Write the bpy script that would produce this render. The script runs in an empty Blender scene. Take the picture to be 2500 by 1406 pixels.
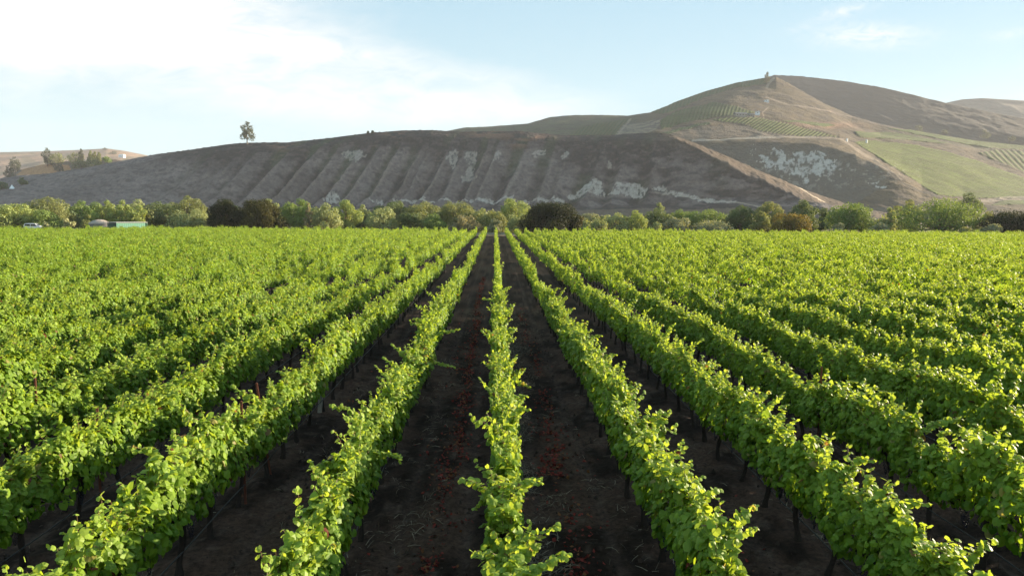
import bpy, bmesh, math, random
import numpy as np
from mathutils import Vector, Matrix
R = math.radians
sc = bpy.context.scene
COL = sc.collection
rng = np.random.default_rng(7)
random.seed(7)

# ------------------------------------------------------------------ camera
W0, H0, F = 2500.0, 1406.0, 1700.0
CAMH = 5.45
YAW, PITCH, ROLL = R(1.42), R(6.05), R(0.40)
f = Vector((math.sin(YAW) * math.cos(PITCH), math.cos(YAW) * math.cos(PITCH), -math.sin(PITCH)))
r0 = Vector((math.cos(YAW), -math.sin(YAW), 0))
u0 = r0.cross(f)
rr = r0 * math.cos(ROLL) + u0 * math.sin(ROLL)
uu = u0 * math.cos(ROLL) - r0 * math.sin(ROLL)
cam = bpy.data.cameras.new('camera'); co = bpy.data.objects.new('camera', cam); COL.objects.link(co)
M = Matrix((rr, uu, -f)).transposed().to_4x4(); M.translation = Vector((0, 0, CAMH))
co.matrix_world = M
cam.sensor_width = 36; cam.lens = F / W0 * 36; cam.clip_start = .1; cam.clip_end = 20000
sc.camera = co
fn, rn, un = np.array(f), np.array(rr), np.array(uu)
C0 = np.array([0, 0, CAMH])

def unproj(px, py, Y):
    px = np.asarray(px, float); py = np.asarray(py, float); Y = np.asarray(Y, float)
    d = fn + ((px - W0 / 2) / F)[..., None] * rn + ((H0 / 2 - py) / F)[..., None] * un
    return C0 + d * (Y / d[..., 1])[..., None]
def at_height(px, py, z):
    d = fn + (px - W0 / 2) / F * rn + (H0 / 2 - py) / F * un
    return C0 + d * ((z - CAMH) / d[2])
def proj(P):
    q = np.asarray(P, float) - C0
    zc = q @ fn
    zs = np.where(zc > .05, zc, .05)
    return W0 / 2 + F * (q @ rn) / zs, H0 / 2 - F * (q @ un) / zs, zc

# ------------------------------------------------------------------ noise
def _h(ix, iy, s):
    n = (ix.astype(np.int64) * 374761393 + iy.astype(np.int64) * 668265263 + s * 974634777) & 0xFFFFFFFF
    n = ((n ^ (n >> 13)) * 1274126177) & 0xFFFFFFFF
    return ((n ^ (n >> 16)) & 0xFFFF) / 65535.0
def vn(x, y, s=0):
    x = np.asarray(x, float); y = np.asarray(y, float) + 0 * x
    xi = np.floor(x); yi = np.floor(y); a = x - xi; b = y - yi
    a = a * a * (3 - 2 * a); b = b * b * (3 - 2 * b)
    xi = xi.astype(np.int64); yi = yi.astype(np.int64)
    return (_h(xi, yi, s) * (1 - a) + _h(xi + 1, yi, s) * a) * (1 - b) + (_h(xi, yi + 1, s) * (1 - a) + _h(xi + 1, yi + 1, s) * a) * b
def fbm(x, y, s=0, o=4):
    t = 0; am = .5; x = np.asarray(x, float); y = np.asarray(y, float)
    for i in range(o):
        t = t + am * vn(x, y, s + i * 17); x = x * 2.03 + 3.1; y = y * 2.03 + 1.7; am *= .5
    return t / (1 - .5 ** o)
def sstep(a, b, x):
    t = np.clip((x - a) / (b - a), 0, 1); return t * t * (3 - 2 * t)
def inpoly(px, py, poly):
    res = np.zeros(np.shape(px), bool); n = len(poly)
    for i in range(n):
        x1, y1 = poly[i]; x2, y2 = poly[(i + 1) % n]
        c = ((y1 > py) != (y2 > py)) & (px < (x2 - x1) * (py - y1) / ((y2 - y1) + 1e-9) + x1)
        res ^= c
    return res

# ------------------------------------------------------------------ objects
def tag(o, label=None, cat=None, group=None, kind=None):
    if label: o['label'] = label
    if cat: o['category'] = cat
    if group: o['group'] = group
    if kind: o['kind'] = kind
    return o
def link(name, me, mats=None, parent=None):
    o = bpy.data.objects.new(name, me); COL.objects.link(o)
    if mats is not None:
        for m in (mats if isinstance(mats, (list, tuple)) else [mats]): me.materials.append(m)
    if parent: o.parent = parent
    return o
def empty(name, loc, rz=0):
    o = bpy.data.objects.new(name, None); COL.objects.link(o); o.location = Vector(loc); o.rotation_euler = (0, 0, rz)
    o.empty_display_size = .2
    return o
def npmesh(name, V, Fs, cols=None, mat_idx=None, smooth=False, pcols=None):
    """V (n,3); Fs list of int arrays (m,k); cols (faces,3)"""
    me = bpy.data.meshes.new(name)
    V = np.ascontiguousarray(V, dtype=np.float32)
    me.vertices.add(len(V)); me.vertices.foreach_set('co', V.ravel())
    Fs = [np.asarray(a, dtype=np.int32) for a in Fs if len(a)]
    li = np.concatenate([a.ravel() for a in Fs])
    tot = np.concatenate([np.full(len(a), a.shape[1], np.int32) for a in Fs])
    me.loops.add(len(li)); me.loops.foreach_set('vertex_index', li)
    me.polygons.add(len(tot))
    st = np.zeros(len(tot), np.int32); st[1:] = np.cumsum(tot)[:-1]
    me.polygons.foreach_set('loop_start', st)
    if mat_idx is not None: me.polygons.foreach_set('material_index', np.asarray(mat_idx, np.int32))
    me.polygons.foreach_set('use_smooth', np.full(len(tot), smooth, bool))
    if cols is not None:
        a = me.attributes.new('col', 'FLOAT_COLOR', 'FACE')
        c = np.ones((len(tot), 4), np.float32); c[:, :3] = cols; a.data.foreach_set('color', c.ravel())
    if pcols is not None:
        a = me.attributes.new('col', 'FLOAT_COLOR', 'POINT')
        c = np.ones((len(V), 4), np.float32); c[:, :3] = pcols; a.data.foreach_set('color', c.ravel())
    me.update(calc_edges=True)
    return me
def tube(pts, rads, n=6):
    pts = np.asarray(pts, float); k = len(pts); V = []; 
    tan = np.gradient(pts, axis=0); tan /= np.linalg.norm(tan, axis=1)[:, None] + 1e-9
    up = np.array([0, 0, 1.]) if abs(tan[0][2]) < .9 else np.array([1., 0, 0])
    for i in range(k):
        a = np.cross(tan[i], up); a /= np.linalg.norm(a) + 1e-9; b = np.cross(a, tan[i])
        for j in range(n):
            t = 2 * math.pi * j / n
            V.append(pts[i] + rads[i] * (math.cos(t) * a + math.sin(t) * b))
    Fq = [[i * n + j, i * n + (j + 1) % n, (i + 1) * n + (j + 1) % n, (i + 1) * n + j] for i in range(k - 1) for j in range(n)]
    Fq += [[(k - 1) * n + j for j in (0, 1, 2, 3)]] if n == 4 else []
    return np.array(V), np.array(Fq)
def merge(parts):
    Vs, Fs, o = [], [], 0
    for V, Fq in parts:
        Vs.append(V); Fs.append(np.asarray(Fq) + o); o += len(V)
    return np.concatenate(Vs), np.concatenate(Fs)

# ------------------------------------------------------------------ materials
def mat(name):
    m = bpy.data.materials.new(name); m.use_nodes = True; nt = m.node_tree
    b = nt.nodes['Principled BSDF']; return m, nt, b
def L(nt, a, b): nt.links.new(a, b)
def plain(name, c, rough=.6, metal=0, var=.12, scale=6.0, spec=.4):
    m, nt, b = mat(name)
    b.inputs['Roughness'].default_value = rough; b.inputs['Metallic'].default_value = metal
    b.inputs['Specular IOR Level'].default_value = spec
    tc = nt.nodes.new('ShaderNodeTexCoord'); n = nt.nodes.new('ShaderNodeTexNoise'); n.inputs['Scale'].default_value = scale; n.inputs['Detail'].default_value = 4
    L(nt, tc.outputs['Object'], n.inputs['Vector'])
    mx = nt.nodes.new('ShaderNodeMix'); mx.data_type = 'RGBA'
    mx.inputs['A'].default_value = (*[v * (1 - var) for v in c], 1); mx.inputs['B'].default_value = (*[min(1, v * (1 + var)) for v in c], 1)
    L(nt, n.outputs['Fac'], mx.inputs['Factor']); L(nt, mx.outputs['Result'], b.inputs['Base Color'])
    return m
def leafmat(name, trans=.45, tcol=(1.9, 1.75, .7), rough=.45, spec=.35):
    m, nt, b = mat(name)
    a = nt.nodes.new('ShaderNodeAttribute'); a.attribute_name = 'col'
    L(nt, a.outputs['Color'], b.inputs['Base Color'])
    b.inputs['Roughness'].default_value = rough; b.inputs['Specular IOR Level'].default_value = spec
    tr = nt.nodes.new('ShaderNodeBsdfTranslucent')
    mu = nt.nodes.new('ShaderNodeVectorMath'); mu.operation = 'MULTIPLY'; mu.inputs[1].default_value = tcol
    L(nt, a.outputs['Color'], mu.inputs[0]); L(nt, mu.outputs[0], tr.inputs['Color'])
    mx = nt.nodes.new('ShaderNodeMixShader'); mx.inputs[0].default_value = trans
    L(nt, b.outputs[0], mx.inputs[1]); L(nt, tr.outputs[0], mx.inputs[2])
    L(nt, mx.outputs[0], nt.nodes['Material Output'].inputs['Surface'])
    return m
def colmat(name, scale, amt, bump, bdist, rough=.95, s2=None):
    """vertex colour (surface colour, some light painted in) x fine procedural noise"""
    m, nt, b = mat(name)
    b.inputs['Roughness'].default_value = rough; b.inputs['Specular IOR Level'].default_value = .1
    a = nt.nodes.new('ShaderNodeAttribute'); a.attribute_name = 'col'
    tc = nt.nodes.new('ShaderNodeTexCoord'); n = nt.nodes.new('ShaderNodeTexNoise')
    n.inputs['Scale'].default_value = scale; n.inputs['Detail'].default_value = 6; n.inputs['Roughness'].default_value = .7
    L(nt, tc.outputs['Object'], n.inputs['Vector'])
    mr = nt.nodes.new('ShaderNodeMapRange'); mr.inputs['From Min'].default_value = .3; mr.inputs['From Max'].default_value = .7
    mr.inputs['To Min'].default_value = 1 - amt; mr.inputs['To Max'].default_value = 1 + amt
    L(nt, n.outputs['Fac'], mr.inputs['Value'])
    mu = nt.nodes.new('ShaderNodeVectorMath'); mu.operation = 'SCALE'
    L(nt, a.outputs['Color'], mu.inputs[0]); L(nt, mr.outputs[0], mu.inputs['Scale']); L(nt, mu.outputs[0], b.inputs['Base Color'])
    bp = nt.nodes.new('ShaderNodeBump'); bp.inputs['Strength'].default_value = bump; bp.inputs['Distance'].default_value = bdist
    n2 = nt.nodes.new('ShaderNodeTexNoise'); n2.inputs['Scale'].default_value = s2 or scale * 1.6; n2.inputs['Detail'].default_value = 6
    L(nt, tc.outputs['Object'], n2.inputs['Vector'])
    L(nt, n2.outputs['Fac'], bp.inputs['Height']); L(nt, bp.outputs[0], b.inputs['Normal'])
    return m
VLEAF = leafmat('vine_leaf', .46, (1.8, 1.5, .8), .5, .24)
TLEAF = leafmat('tree_leaf', .28, (1.7, 1.5, .7), .6, .15)
LITTER = leafmat('litter', .1, (1, 1, 1), .8, .1)
BARK = plain('vine_bark', (.035, .026, .022), .95, 0, .5, 30, .1)
STEM = plain('shoot_stem', (.16, .10, .04), .6, 0, .3, 20)
TBARK = plain('tree_bark', (.17, .135, .10), .95, 0, .4, 2, .1)
RUST = plain('rusty_steel', (.16, .050, .028), .75, .3, .4, 25)
WOODM = plain('weathered_wood', (.30, .26, .22), .9, 0, .3, 18, .1)
HOSE = plain('black_hose', (.03, .027, .027), .6, 0, .2, 10)
WIRE = plain('wire', (.14, .075, .06), .5, .5, .2, 10)
GRAPE = plain('grape', (.014, .010, .022), .45, 0, .4, 60)
WHITE = plain('white_paint', (.78, .78, .77), .35, 0, .03, 3, .5)
CREAM = plain('beige_canvas', (.36, .30, .25), .85, 0, .06, 2, .1)
DARKGL = plain('dark_glass', (.02, .024, .03), .1, 0, .1, 3, .6)
TYRE = plain('tyre_rubber', (.02, .02, .02), .8)
STEEL = plain('grey_steel', (.4, .4, .4), .4, .6)
GREENP = plain('green_paint', (.10, .245, .17), .6, 0, .1, 2)
GREEN_SHADE = plain('green_paint_shaded', (.02, .07, .05), .7, 0, .1, 2)  # the shed's green with the end wall's shade put into the colour
ROOFM = plain('grey_roof', (.17, .155, .15), .8, 0, .15, 2)
REDL = plain('red_lamp', (.4, .02, .02), .3)

# ------------------------------------------------------------------ sky, sun
SUN_AZ, SUN_EL = R(66), R(11)          # azimuth from +Y towards +X
w = bpy.data.worlds.new('World'); sc.world = w; w.use_nodes = True; nt = w.node_tree
bg = nt.nodes['Background']
sky = nt.nodes.new('ShaderNodeTexSky'); sky.sky_type = 'NISHITA'; sky.sun_disc = False
sky.sun_elevation = SUN_EL; sky.sun_rotation = SUN_AZ
sky.air_density = 1.0; sky.dust_density = .6; sky.ozone_density = 1.0
SKYS = .053
bg.inputs['Strength'].default_value = SKYS
tc = nt.nodes.new('ShaderNodeTexCoord'); sp = nt.nodes.new('ShaderNodeSeparateXYZ'); L(nt, tc.outputs['Generated'], sp.inputs[0])
def mth(op, a, b=None, c=None, clamp=False):
    n = nt.nodes.new('ShaderNodeMath'); n.operation = op; n.use_clamp = clamp
    for i, v in enumerate((a, b, c)):
        if v is None: continue
        if isinstance(v, (int, float)): n.inputs[i].default_value = v
        else: L(nt, v, n.inputs[i])
    return n.outputs[0]
yy = mth('MAXIMUM', sp.outputs['Y'], .08)
su = mth('DIVIDE', sp.outputs['X'], yy); sw = mth('DIVIDE', sp.outputs['Z'], yy)
def sky_noise(sx, sy, scale, det, rot=0., rough=.55, dist=0.):
    cb = nt.nodes.new('ShaderNodeCombineXYZ'); L(nt, su, cb.inputs[0]); L(nt, sw, cb.inputs[1])
    mp = nt.nodes.new('ShaderNodeMapping'); mp.inputs['Rotation'].default_value = (0, 0, rot); mp.inputs['Scale'].default_value = (sx, sy, 1)
    L(nt, cb.outputs[0], mp.inputs[0])
    n = nt.nodes.new('ShaderNodeTexNoise'); n.inputs['Scale'].default_value = scale; n.inputs['Detail'].default_value = det; n.inputs['Roughness'].default_value = rough
    n.inputs['Distortion'].default_value = dist
    L(nt, mp.outputs[0], n.inputs['Vector']); return n.outputs['Fac']
def blob(px, py, rx, ry, rot=0., soft=1.0):
    cx, cy = (px - 1208) / F, (522 - py) / F
    dx = mth('SUBTRACT', su, cx); dy = mth('SUBTRACT', sw, cy)
    c, s = math.cos(rot), math.sin(rot)
    a = mth('DIVIDE', mth('ADD', mth('MULTIPLY', dx, c), mth('MULTIPLY', dy, s)), rx / F)
    b = mth('DIVIDE', mth('SUBTRACT', mth('MULTIPLY', dy, c), mth('MULTIPLY', dx, s)), ry / F)
    d = mth('ADD', mth('MULTIPLY', a, a), mth('MULTIPLY', b, b))
    return mth('EXPONENT', mth('MULTIPLY', d, -soft))
big = sky_noise(1, 2.2, 4.5, 9, .25, .6, .6)
fine = sky_noise(1, 3.0, 14, 9, .3, .62, .8)
m1 = mth('ADD', mth('MULTIPLY', blob(160, 40, 470, 165, -.05), 1.35), mth('MULTIPLY', blob(620, 110, 400, 85, -.16), .50))
m1 = mth('ADD', m1, mth('MULTIPLY', blob(1010, 262, 470, 55, -.04), .66))
m1 = mth('ADD', m1, mth('MULTIPLY', blob(980, 168, 300, 30, -.12), .36))
nz = mth('ADD', mth('MULTIPLY', mth('SUBTRACT', big, .5), 2.1), mth('MULTIPLY', mth('SUBTRACT', fine, .5), 2.1))
cl = mth('MULTIPLY', m1, mth('ADD', nz, 1.0))
cl = mth('MULTIPLY', mth('SUBTRACT', cl, .10), 1.05, None, True)
wis = mth('ADD', blob(2100, 92, 120, 26, .02), mth('MULTIPLY', blob(2030, 38, 70, 14, .25), .7))
wis = mth('ADD', wis, mth('MULTIPLY', blob(2430, 85, 50, 12, .1), .5))
wis = mth('ADD', wis, mth('MULTIPLY', blob(1930, 78, 30, 8, .2), .3))
wis = mth('MULTIPLY', wis, mth('MULTIPLY', mth('SUBTRACT', sky_noise(1, 2.4, 22, 8, .5, .65, 1.2), .34), 3.6, None, True), None, True)
cl = mth('MAXIMUM', cl, mth('MULTIPLY', wis, .85))
front = mth('MULTIPLY', mth('SUBTRACT', sp.outputs['Y'], .05), 6, None, True)
cl = mth('MULTIPLY', cl, front)
# thin high veil that pales the blue
grad = nt.nodes.new('ShaderNodeMix'); grad.data_type = 'RGBA'
L(nt, mth('MULTIPLY', sw, 3.0, None, True), grad.inputs['Factor'])
grad.inputs['A'].default_value = (2.75, 3.85, 4.2, 1); grad.inputs['B'].default_value = (1.95, 3.3, 4.15, 1)
veil = nt.nodes.new('ShaderNodeMix'); veil.data_type = 'RGBA'; veil.inputs['Factor'].default_value = .84
L(nt, sky.outputs[0], veil.inputs['A']); L(nt, grad.outputs['Result'], veil.inputs['B'])
mx = nt.nodes.new('ShaderNodeMix'); mx.data_type = 'RGBA'
L(nt, cl, mx.inputs['Factor']); L(nt, veil.outputs['Result'], mx.inputs['A']); mx.inputs['B'].default_value = (5.0, 4.95, 4.9, 1)
L(nt, mx.outputs['Result'], bg.inputs['Color'])
sun = bpy.data.lights.new('sun', 'SUN'); so = bpy.data.objects.new('sun', sun); COL.objects.link(so)
sun.energy = 5.0; sun.angle = R(.6); sun.color = (1, .84, .62)
sd = Vector((math.cos(SUN_EL) * math.sin(SUN_AZ), math.cos(SUN_EL) * math.cos(SUN_AZ), math.sin(SUN_EL)))
so.rotation_euler = sd.to_track_quat('Z', 'Y').to_euler()
sc.view_settings.view_transform = 'Standard'; sc.view_settings.look = 'None'
sc.view_settings.exposure = 2.0; sc.view_settings.gamma = 1
cy = sc.cycles
cy.max_bounces = 6; cy.diffuse_bounces = 3; cy.glossy_bounces = 2; cy.transmission_bounces = 4; cy.volume_bounces = 1; cy.transparent_max_bounces = 6
cy.sample_clamp_indirect = 4; cy.use_denoising = True
cy.caustics_reflective = False; cy.caustics_refractive = False

# ------------------------------------------------------------------ field geometry
SP = 2.44; X00 = .19; VS = 1.25; FIELD_END = 176.0
def rowx(k): return X00 + SP * k

# ------------------------------------------------------------------ ground
def spread(lo, hi, d, far, g=1.16):
    a = list(np.arange(lo, hi + 1e-6, d)); s = d
    while a[-1] < far: s *= g; a.append(a[-1] + s)
    s = d; b = [lo]
    while b[-1] > -far: s *= g; b.append(b[-1] - s)
    return np.array(b[1:][::-1] + a)
gx = spread(-14, 14, .075, 3700, 1.14); gy = spread(6, 30, .09, 3700, 1.10)
GX, GY = np.meshgrid(gx, gy)
infield = (sstep(FIELD_END + 3, FIELD_END - 1, GY))
near = np.exp(-(np.maximum(0, np.hypot(GX, GY - 16) - 14) / 22) ** 2)
lane = ((GX - X00) / SP + .5) % 1 - .5                       # 0 at the vine row
clod = fbm(GX * 3.2, GY * 3.2, 3, 4) - .5
clod2 = np.maximum(0, fbm(GX * 7, GY * 7, 9, 2) - .55)
rut = -np.exp(-((np.abs(lane) - .27) / .06) ** 2) * .05
GZ = near * (clod * .12 + clod2 * .16 + rut) + .05 * np.exp(-(lane / .12) ** 2) * near
dark = np.array([.018, .0105, .0078]); mid = np.array([.062, .036, .026]); dry = np.array([.20, .155, .10])
t = sstep(.35, .7, fbm(GX * 1.3, GY * .8, 21, 4))[..., None]
gc = dark * (1 - t) + mid * t
trk = np.exp(-((np.abs(lane) - .27 + .02 * (fbm(GY / 3, GX * 0, 23, 2) - .5)) / .05) ** 2)[..., None]; gc = gc * (1 - .45 * trk) + np.array([.068, .045, .037]) * .45 * trk
fl = sstep(.62, .74, fbm(GX * 4.5, GY * 3.5, 24, 3))[..., None]; gc = gc * (1 - .5 * fl) + np.array([.095, .066, .052]) * .5 * fl
g2 = dry * (.6 + .7 * fbm(GX / 9, GY / 9, 5, 4)[..., None])
gc = gc * infield[..., None] + g2 * (1 - infield[..., None])
ny, nx = GX.shape
idx = np.arange(ny * nx).reshape(ny, nx)
def gridfaces(idx): return np.stack([idx[:-1, :-1].ravel(), idx[:-1, 1:].ravel(), idx[1:, 1:].ravel(), idx[1:, :-1].ravel()], 1)
GM = colmat('soil', 11, .6, .8, .03, 1, 24)
me = npmesh('ground', np.stack([GX, GY, GZ], -1).reshape(-1, 3), [gridfaces(idx)], smooth=True, pcols=gc.reshape(-1, 3))
tag(link('ground', me, GM), 'dark brown tilled soil between the vine rows', 'ground', kind='structure')

# ------------------------------------------------------------------ hills (lofted sheets)
SHEETS = {}
def sheet(name, lines, step, nv, back, disp, color, label, m, smooth_it=6, kx=4):
    px = np.arange(lines[0][0][0], lines[0][-1][0] + .1, step)
    PY, YY = [], []
    for l in lines:
        a = np.array(l, float)
        PY.append(np.interp(px, a[:, 0], a[:, 1])); YY.append(np.interp(px, a[:, 0], a[:, 2]))
    PY = np.array(PY); YY = np.array(YY)
    k = np.ones(2 * kx + 1) / (2 * kx + 1)
    for _ in range(2): YY = np.array([np.convolve(np.pad(q, kx, 'edge'), k, 'valid') for q in YY])
    tt = np.linspace(0, len(lines) - 1, nv); i0 = np.minimum(tt.astype(int), len(lines) - 2); fr = (tt - i0)[:, None]
    py = PY[i0] * (1 - fr) + PY[i0 + 1] * fr; yv = YY[i0] * (1 - fr) + YY[i0 + 1] * fr
    for _ in range(smooth_it):
        py[1:-1] = .25 * py[:-2] + .5 * py[1:-1] + .25 * py[2:]; yv[1:-1] = .25 * yv[:-2] + .5 * yv[1:-1] + .25 * yv[2:]
        yv[:, 1:-1] = .25 * yv[:, :-2] + .5 * yv[:, 1:-1] + .25 * yv[:, 2:]
    if kx > 10:
        bl_ = np.array([np.convolve(np.pad(q, 45, 'edge'), np.ones(91) / 91, 'valid') for q in py]); bl_ = np.array([np.convolve(np.pad(q, 30, 'edge'), np.ones(61) / 61, 'valid') for q in bl_])
        wv = sstep(.0, .10, tt / (len(lines) - 1))[:, None] * (1 - sstep(.28, .5, tt / (len(lines) - 1)))[:, None]
        bl_ += np.maximum(0, (py[0] - bl_[0]))[None] * (1 - wv); py = py * (1 - wv) + np.maximum(bl_, py[0] + .4 * np.arange(nv)[:, None]) * wv
    PXg = np.broadcast_to(px, py.shape).copy()
    P = unproj(PXg, py, yv)
    # normals
    du = np.gradient(P, axis=1); dv = np.gradient(P, axis=0); N = np.cross(du, -dv); N /= np.linalg.norm(N, axis=-1)[..., None] + 1e-9
    v = (tt / (len(lines) - 1))[:, None] + 0 * PXg
    c = color(PXg, py, P, v)
    d = disp(PXg, py, P, v)
    P2 = P + N * d[..., None]
    rad = P2[0].copy(); rad[:, 2] = 0; rad /= np.linalg.norm(rad, axis=1)[:, None]
    br, bc = [], []
    for dist, drop in ((.02, .004), (.06, .03), (.15, .12), (.4, .45), (.9, 1.2)):
        q = P2[0] + rad * dist * back[0]; q[:, 2] = np.maximum(-3, q[:, 2] - drop * back[1]); br.append(q); bc.append(c[0])
    fr_ = P2[-1].copy(); rl = fr_.copy(); rl[:, 2] = 0; rl /= np.linalg.norm(rl, axis=1)[:, None]; fr_ -= rl * 25; fr_[:, 2] = -4
    A = np.concatenate([np.array(br[::-1]), P2, fr_[None]]); c = c.copy(); c[-3:] = (.12, .095, .07); CC = np.concatenate([np.array(bc[::-1]), c, c[-1:]])
    idx = np.arange(A.shape[0] * A.shape[1]).reshape(A.shape[:2])
    me = npmesh(name, A.reshape(-1, 3), [gridfaces(idx)[:, ::-1]], smooth=True, pcols=CC.reshape(-1, 3))
    o = tag(link(name, me, m), label, 'hill', kind='structure')
    SHEETS[name] = (PXg, py, P2)
    return o
def on(name, px, py):
    a, b, P = SHEETS[name]; a = a.ravel()
    qx, qy, _ = proj(P.reshape(-1, 3)); i = np.argmin((qx - px) ** 2 + (qy - py) ** 2); return P.reshape(-1, 3)[i].copy()
def mixc(c, col, m): return c * (1 - m[..., None]) + np.array(col) * m[..., None]
def line_mask(px, py, pts, wd):
    d = np.full(px.shape, 1e9)
    for (x1, y1), (x2, y2) in zip(pts[:-1], pts[1:]):
        dx, dy = x2 - x1, y2 - y1; t = np.clip(((px - x1) * dx + (py - y1) * dy) / (dx * dx + dy * dy), 0, 1)
        d = np.minimum(d, np.hypot(px - x1 - t * dx, py - y1 - t * dy))
    return 1 - sstep(wd * .5, wd, d)
GRASS = (.165, .130, .118); SCRUB = (.044, .037, .036); CHALK = (.41, .355, .30); GREENSC = (.07, .085, .045)
HM = colmat('hill_scrub', .34, .32, .6, 2.0, 1, .3)
HM2 = colmat('hill_far', .03, .25, .5, 4, 1, .08)

bl_crest = [(-160, 452, 800), (0, 438, 790), (42, 429, 790), (120, 424, 790), (200, 412, 785), (270, 398, 780), (340, 385, 780), (375, 378, 780), (450, 368, 775), (520, 358, 770), (560, 352, 770), (600, 349, 770), (700, 348, 770), (800, 338, 770), (900, 325, 770), (980, 319, 770), (1050, 318, 770), (1130, 322, 770), (1200, 321, 770), (1270, 321, 765), (1340, 328, 765), (1380, 331, 765), (1500, 330, 760), (1560, 326, 750), (1620, 325, 740), (1650, 333, 730), (1700, 351, 720), (1750, 371, 710), (1800, 393, 705), (1850, 416, 700), (1900, 436, 700), (1960, 462, 700), (2010, 479, 700), (2055, 494, 690), (2120, 512, 680), (2200, 524, 670)]
def bl_mid():
    o = []
    for x, y, Y in bl_crest:
        if x < 1640: o.append((x, y + (16 if x > 400 else 12), Y - 26))
        else:
            t = min(1, (x - 1640) / 330); o.append((x, y + 6 + 24 * t, Y - 14 - 64 * t))
    a = np.array(o, float); xs = np.arange(a[0, 0], a[-1, 0] + 1, 6.); ys = np.interp(xs, a[:, 0], a[:, 1]); Ys = np.interp(xs, a[:, 0], a[:, 2]); w_ = sstep(1650, 1760, xs)
    ys = ys + w_ * (20 * (fbm(xs / 38, xs * 0, 151, 4) - .45)); return list(zip(xs, ys, Ys))
def bl_low():
    return [(x, 490 if x < 2000 else max(500, y + 20), 682 - (0 if x < 1600 else (x - 1600) * .17)) for x, y, Y in bl_crest]
def bl_base():
    return [(x, 513 if x < 2050 else max(522, y + 25), 656 - (0 if x < 1600 else (x - 1600) * .17)) for x, y, Y in bl_crest]
RIDGES = [(-260, .2), (-170, .3), (-60, .25), (30, .35), (130, .4), (205, .35), (290, .5), (345, .4), (430, .6), (500, .5), (549, .7), (633, .8), (706, 1), (757, .9), (818, 1), (863, .9), (914, .85), (972, .7), (990, .55), (1042, 1), (1085, .7), (1146, 1), (1172, .7), (1240, .8), (1318, .6), (1352, .5), (1440, .6), (1500, .45), (1585, .5), (1640, .3), (1800, .2), (2300, .1)]
RQ = np.array([(a - 1208) / F * 690 - 22 for a, b in RIDGES]); RA = np.array([b for a, b in RIDGES])
def gul(P):
    q = P[..., 0] - .44 * (P[..., 1] - 640) + 10 * (fbm(P[..., 0] / 40, P[..., 1] / 60, 31, 3) - .5) + 2.5 * (fbm(P[..., 0] / 9, P[..., 2] / 9, 33, 3) - .5)
    i = np.clip(np.searchsorted(RQ, q) - 1, 0, len(RQ) - 2); w_ = RQ[i + 1] - RQ[i]; t = np.clip((q - RQ[i]) / w_, 0, 1)
    h = np.where(t < .7, 1 - t / .7, (t - .7) / .3); am = (RA[i] * (1 - t) + RA[i + 1] * t) * np.clip(w_ / 28, .3, 1.25)
    return t, h, am
def bl_disp(px, py, P, v):
    ph, rid, am = gul(P); top_ = .29 + .15 * vn(P[..., 0] / 30, P[..., 0] * 0, 12)
    env = sstep(top_, top_ + .22, v) * (1 - sstep(.72, .95, v)); amp = 11.0 * am * (.55 + .9 * vn(P[..., 0] / 38, P[..., 2] / 55, 18)) * (.45 + .55 * sstep(480, 740, px))
    lump = (fbm(P[..., 0] / 7, P[..., 2] / 5 + P[..., 1] / 9, 4, 3) - .5) * 1.1
    tuft = np.maximum(0, vn(P[..., 0] / 2.2, P[..., 2] / 2.2, 14) - .55) * 1.4
    big_ = (fbm(P[..., 0] / 50, P[..., 2] / 40, 61, 3) - .5) * 7 * sstep(0, .2, v) * sstep(1200, 1500, px)
    return env * amp * (rid - .55) + lump * (.45 + .55 * sstep(.0, .1, v)) + tuft + big_
CH = [[(1380, 478), (1410, 462), (1440, 446), (1468, 440), (1476, 462), (1480, 474), (1430, 480)], [(1484, 474), (1496, 462), (1510, 447), (1535, 450), (1560, 446), (1578, 458), (1580, 470), (1560, 480), (1500, 480)],
      [(832, 376), (850, 369), (885, 368), (892, 380), (872, 398), (848, 388)], [(780, 492), (800, 476), (820, 474), (834, 486), (830, 494)], [(1004, 490), (1018, 481), (1036, 486), (1038, 494)], [(1145, 490), (1165, 486), (1235, 486), (1255, 480), (1270, 492), (1150, 496)],
      [(1095, 370), (1118, 366), (1120, 395), (1108, 415), (1092, 390)], [(1135, 372), (1160, 366), (1166, 390), (1158, 415), (1160, 440), (1128, 440), (1142, 405)], [(1206, 374), (1222, 368), (1222, 390), (1208, 396)],
      [(1290, 376), (1330, 366), (1332, 380), (1300, 386)], [(1590, 462), (1620, 452), (1640, 470), (1720, 484), (1800, 496), (1790, 500), (1650, 482)], [(1370, 374), (1386, 366), (1384, 385), (1372, 392)], [(900, 494), (930, 486), (945, 496)], [(1480, 396), (1492, 394), (1490, 410), (1482, 412)], [(960, 490), (1140, 489), (1140, 493), (960, 494)], [(1270, 486), (1380, 488), (1380, 494), (1270, 494)]]
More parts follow.
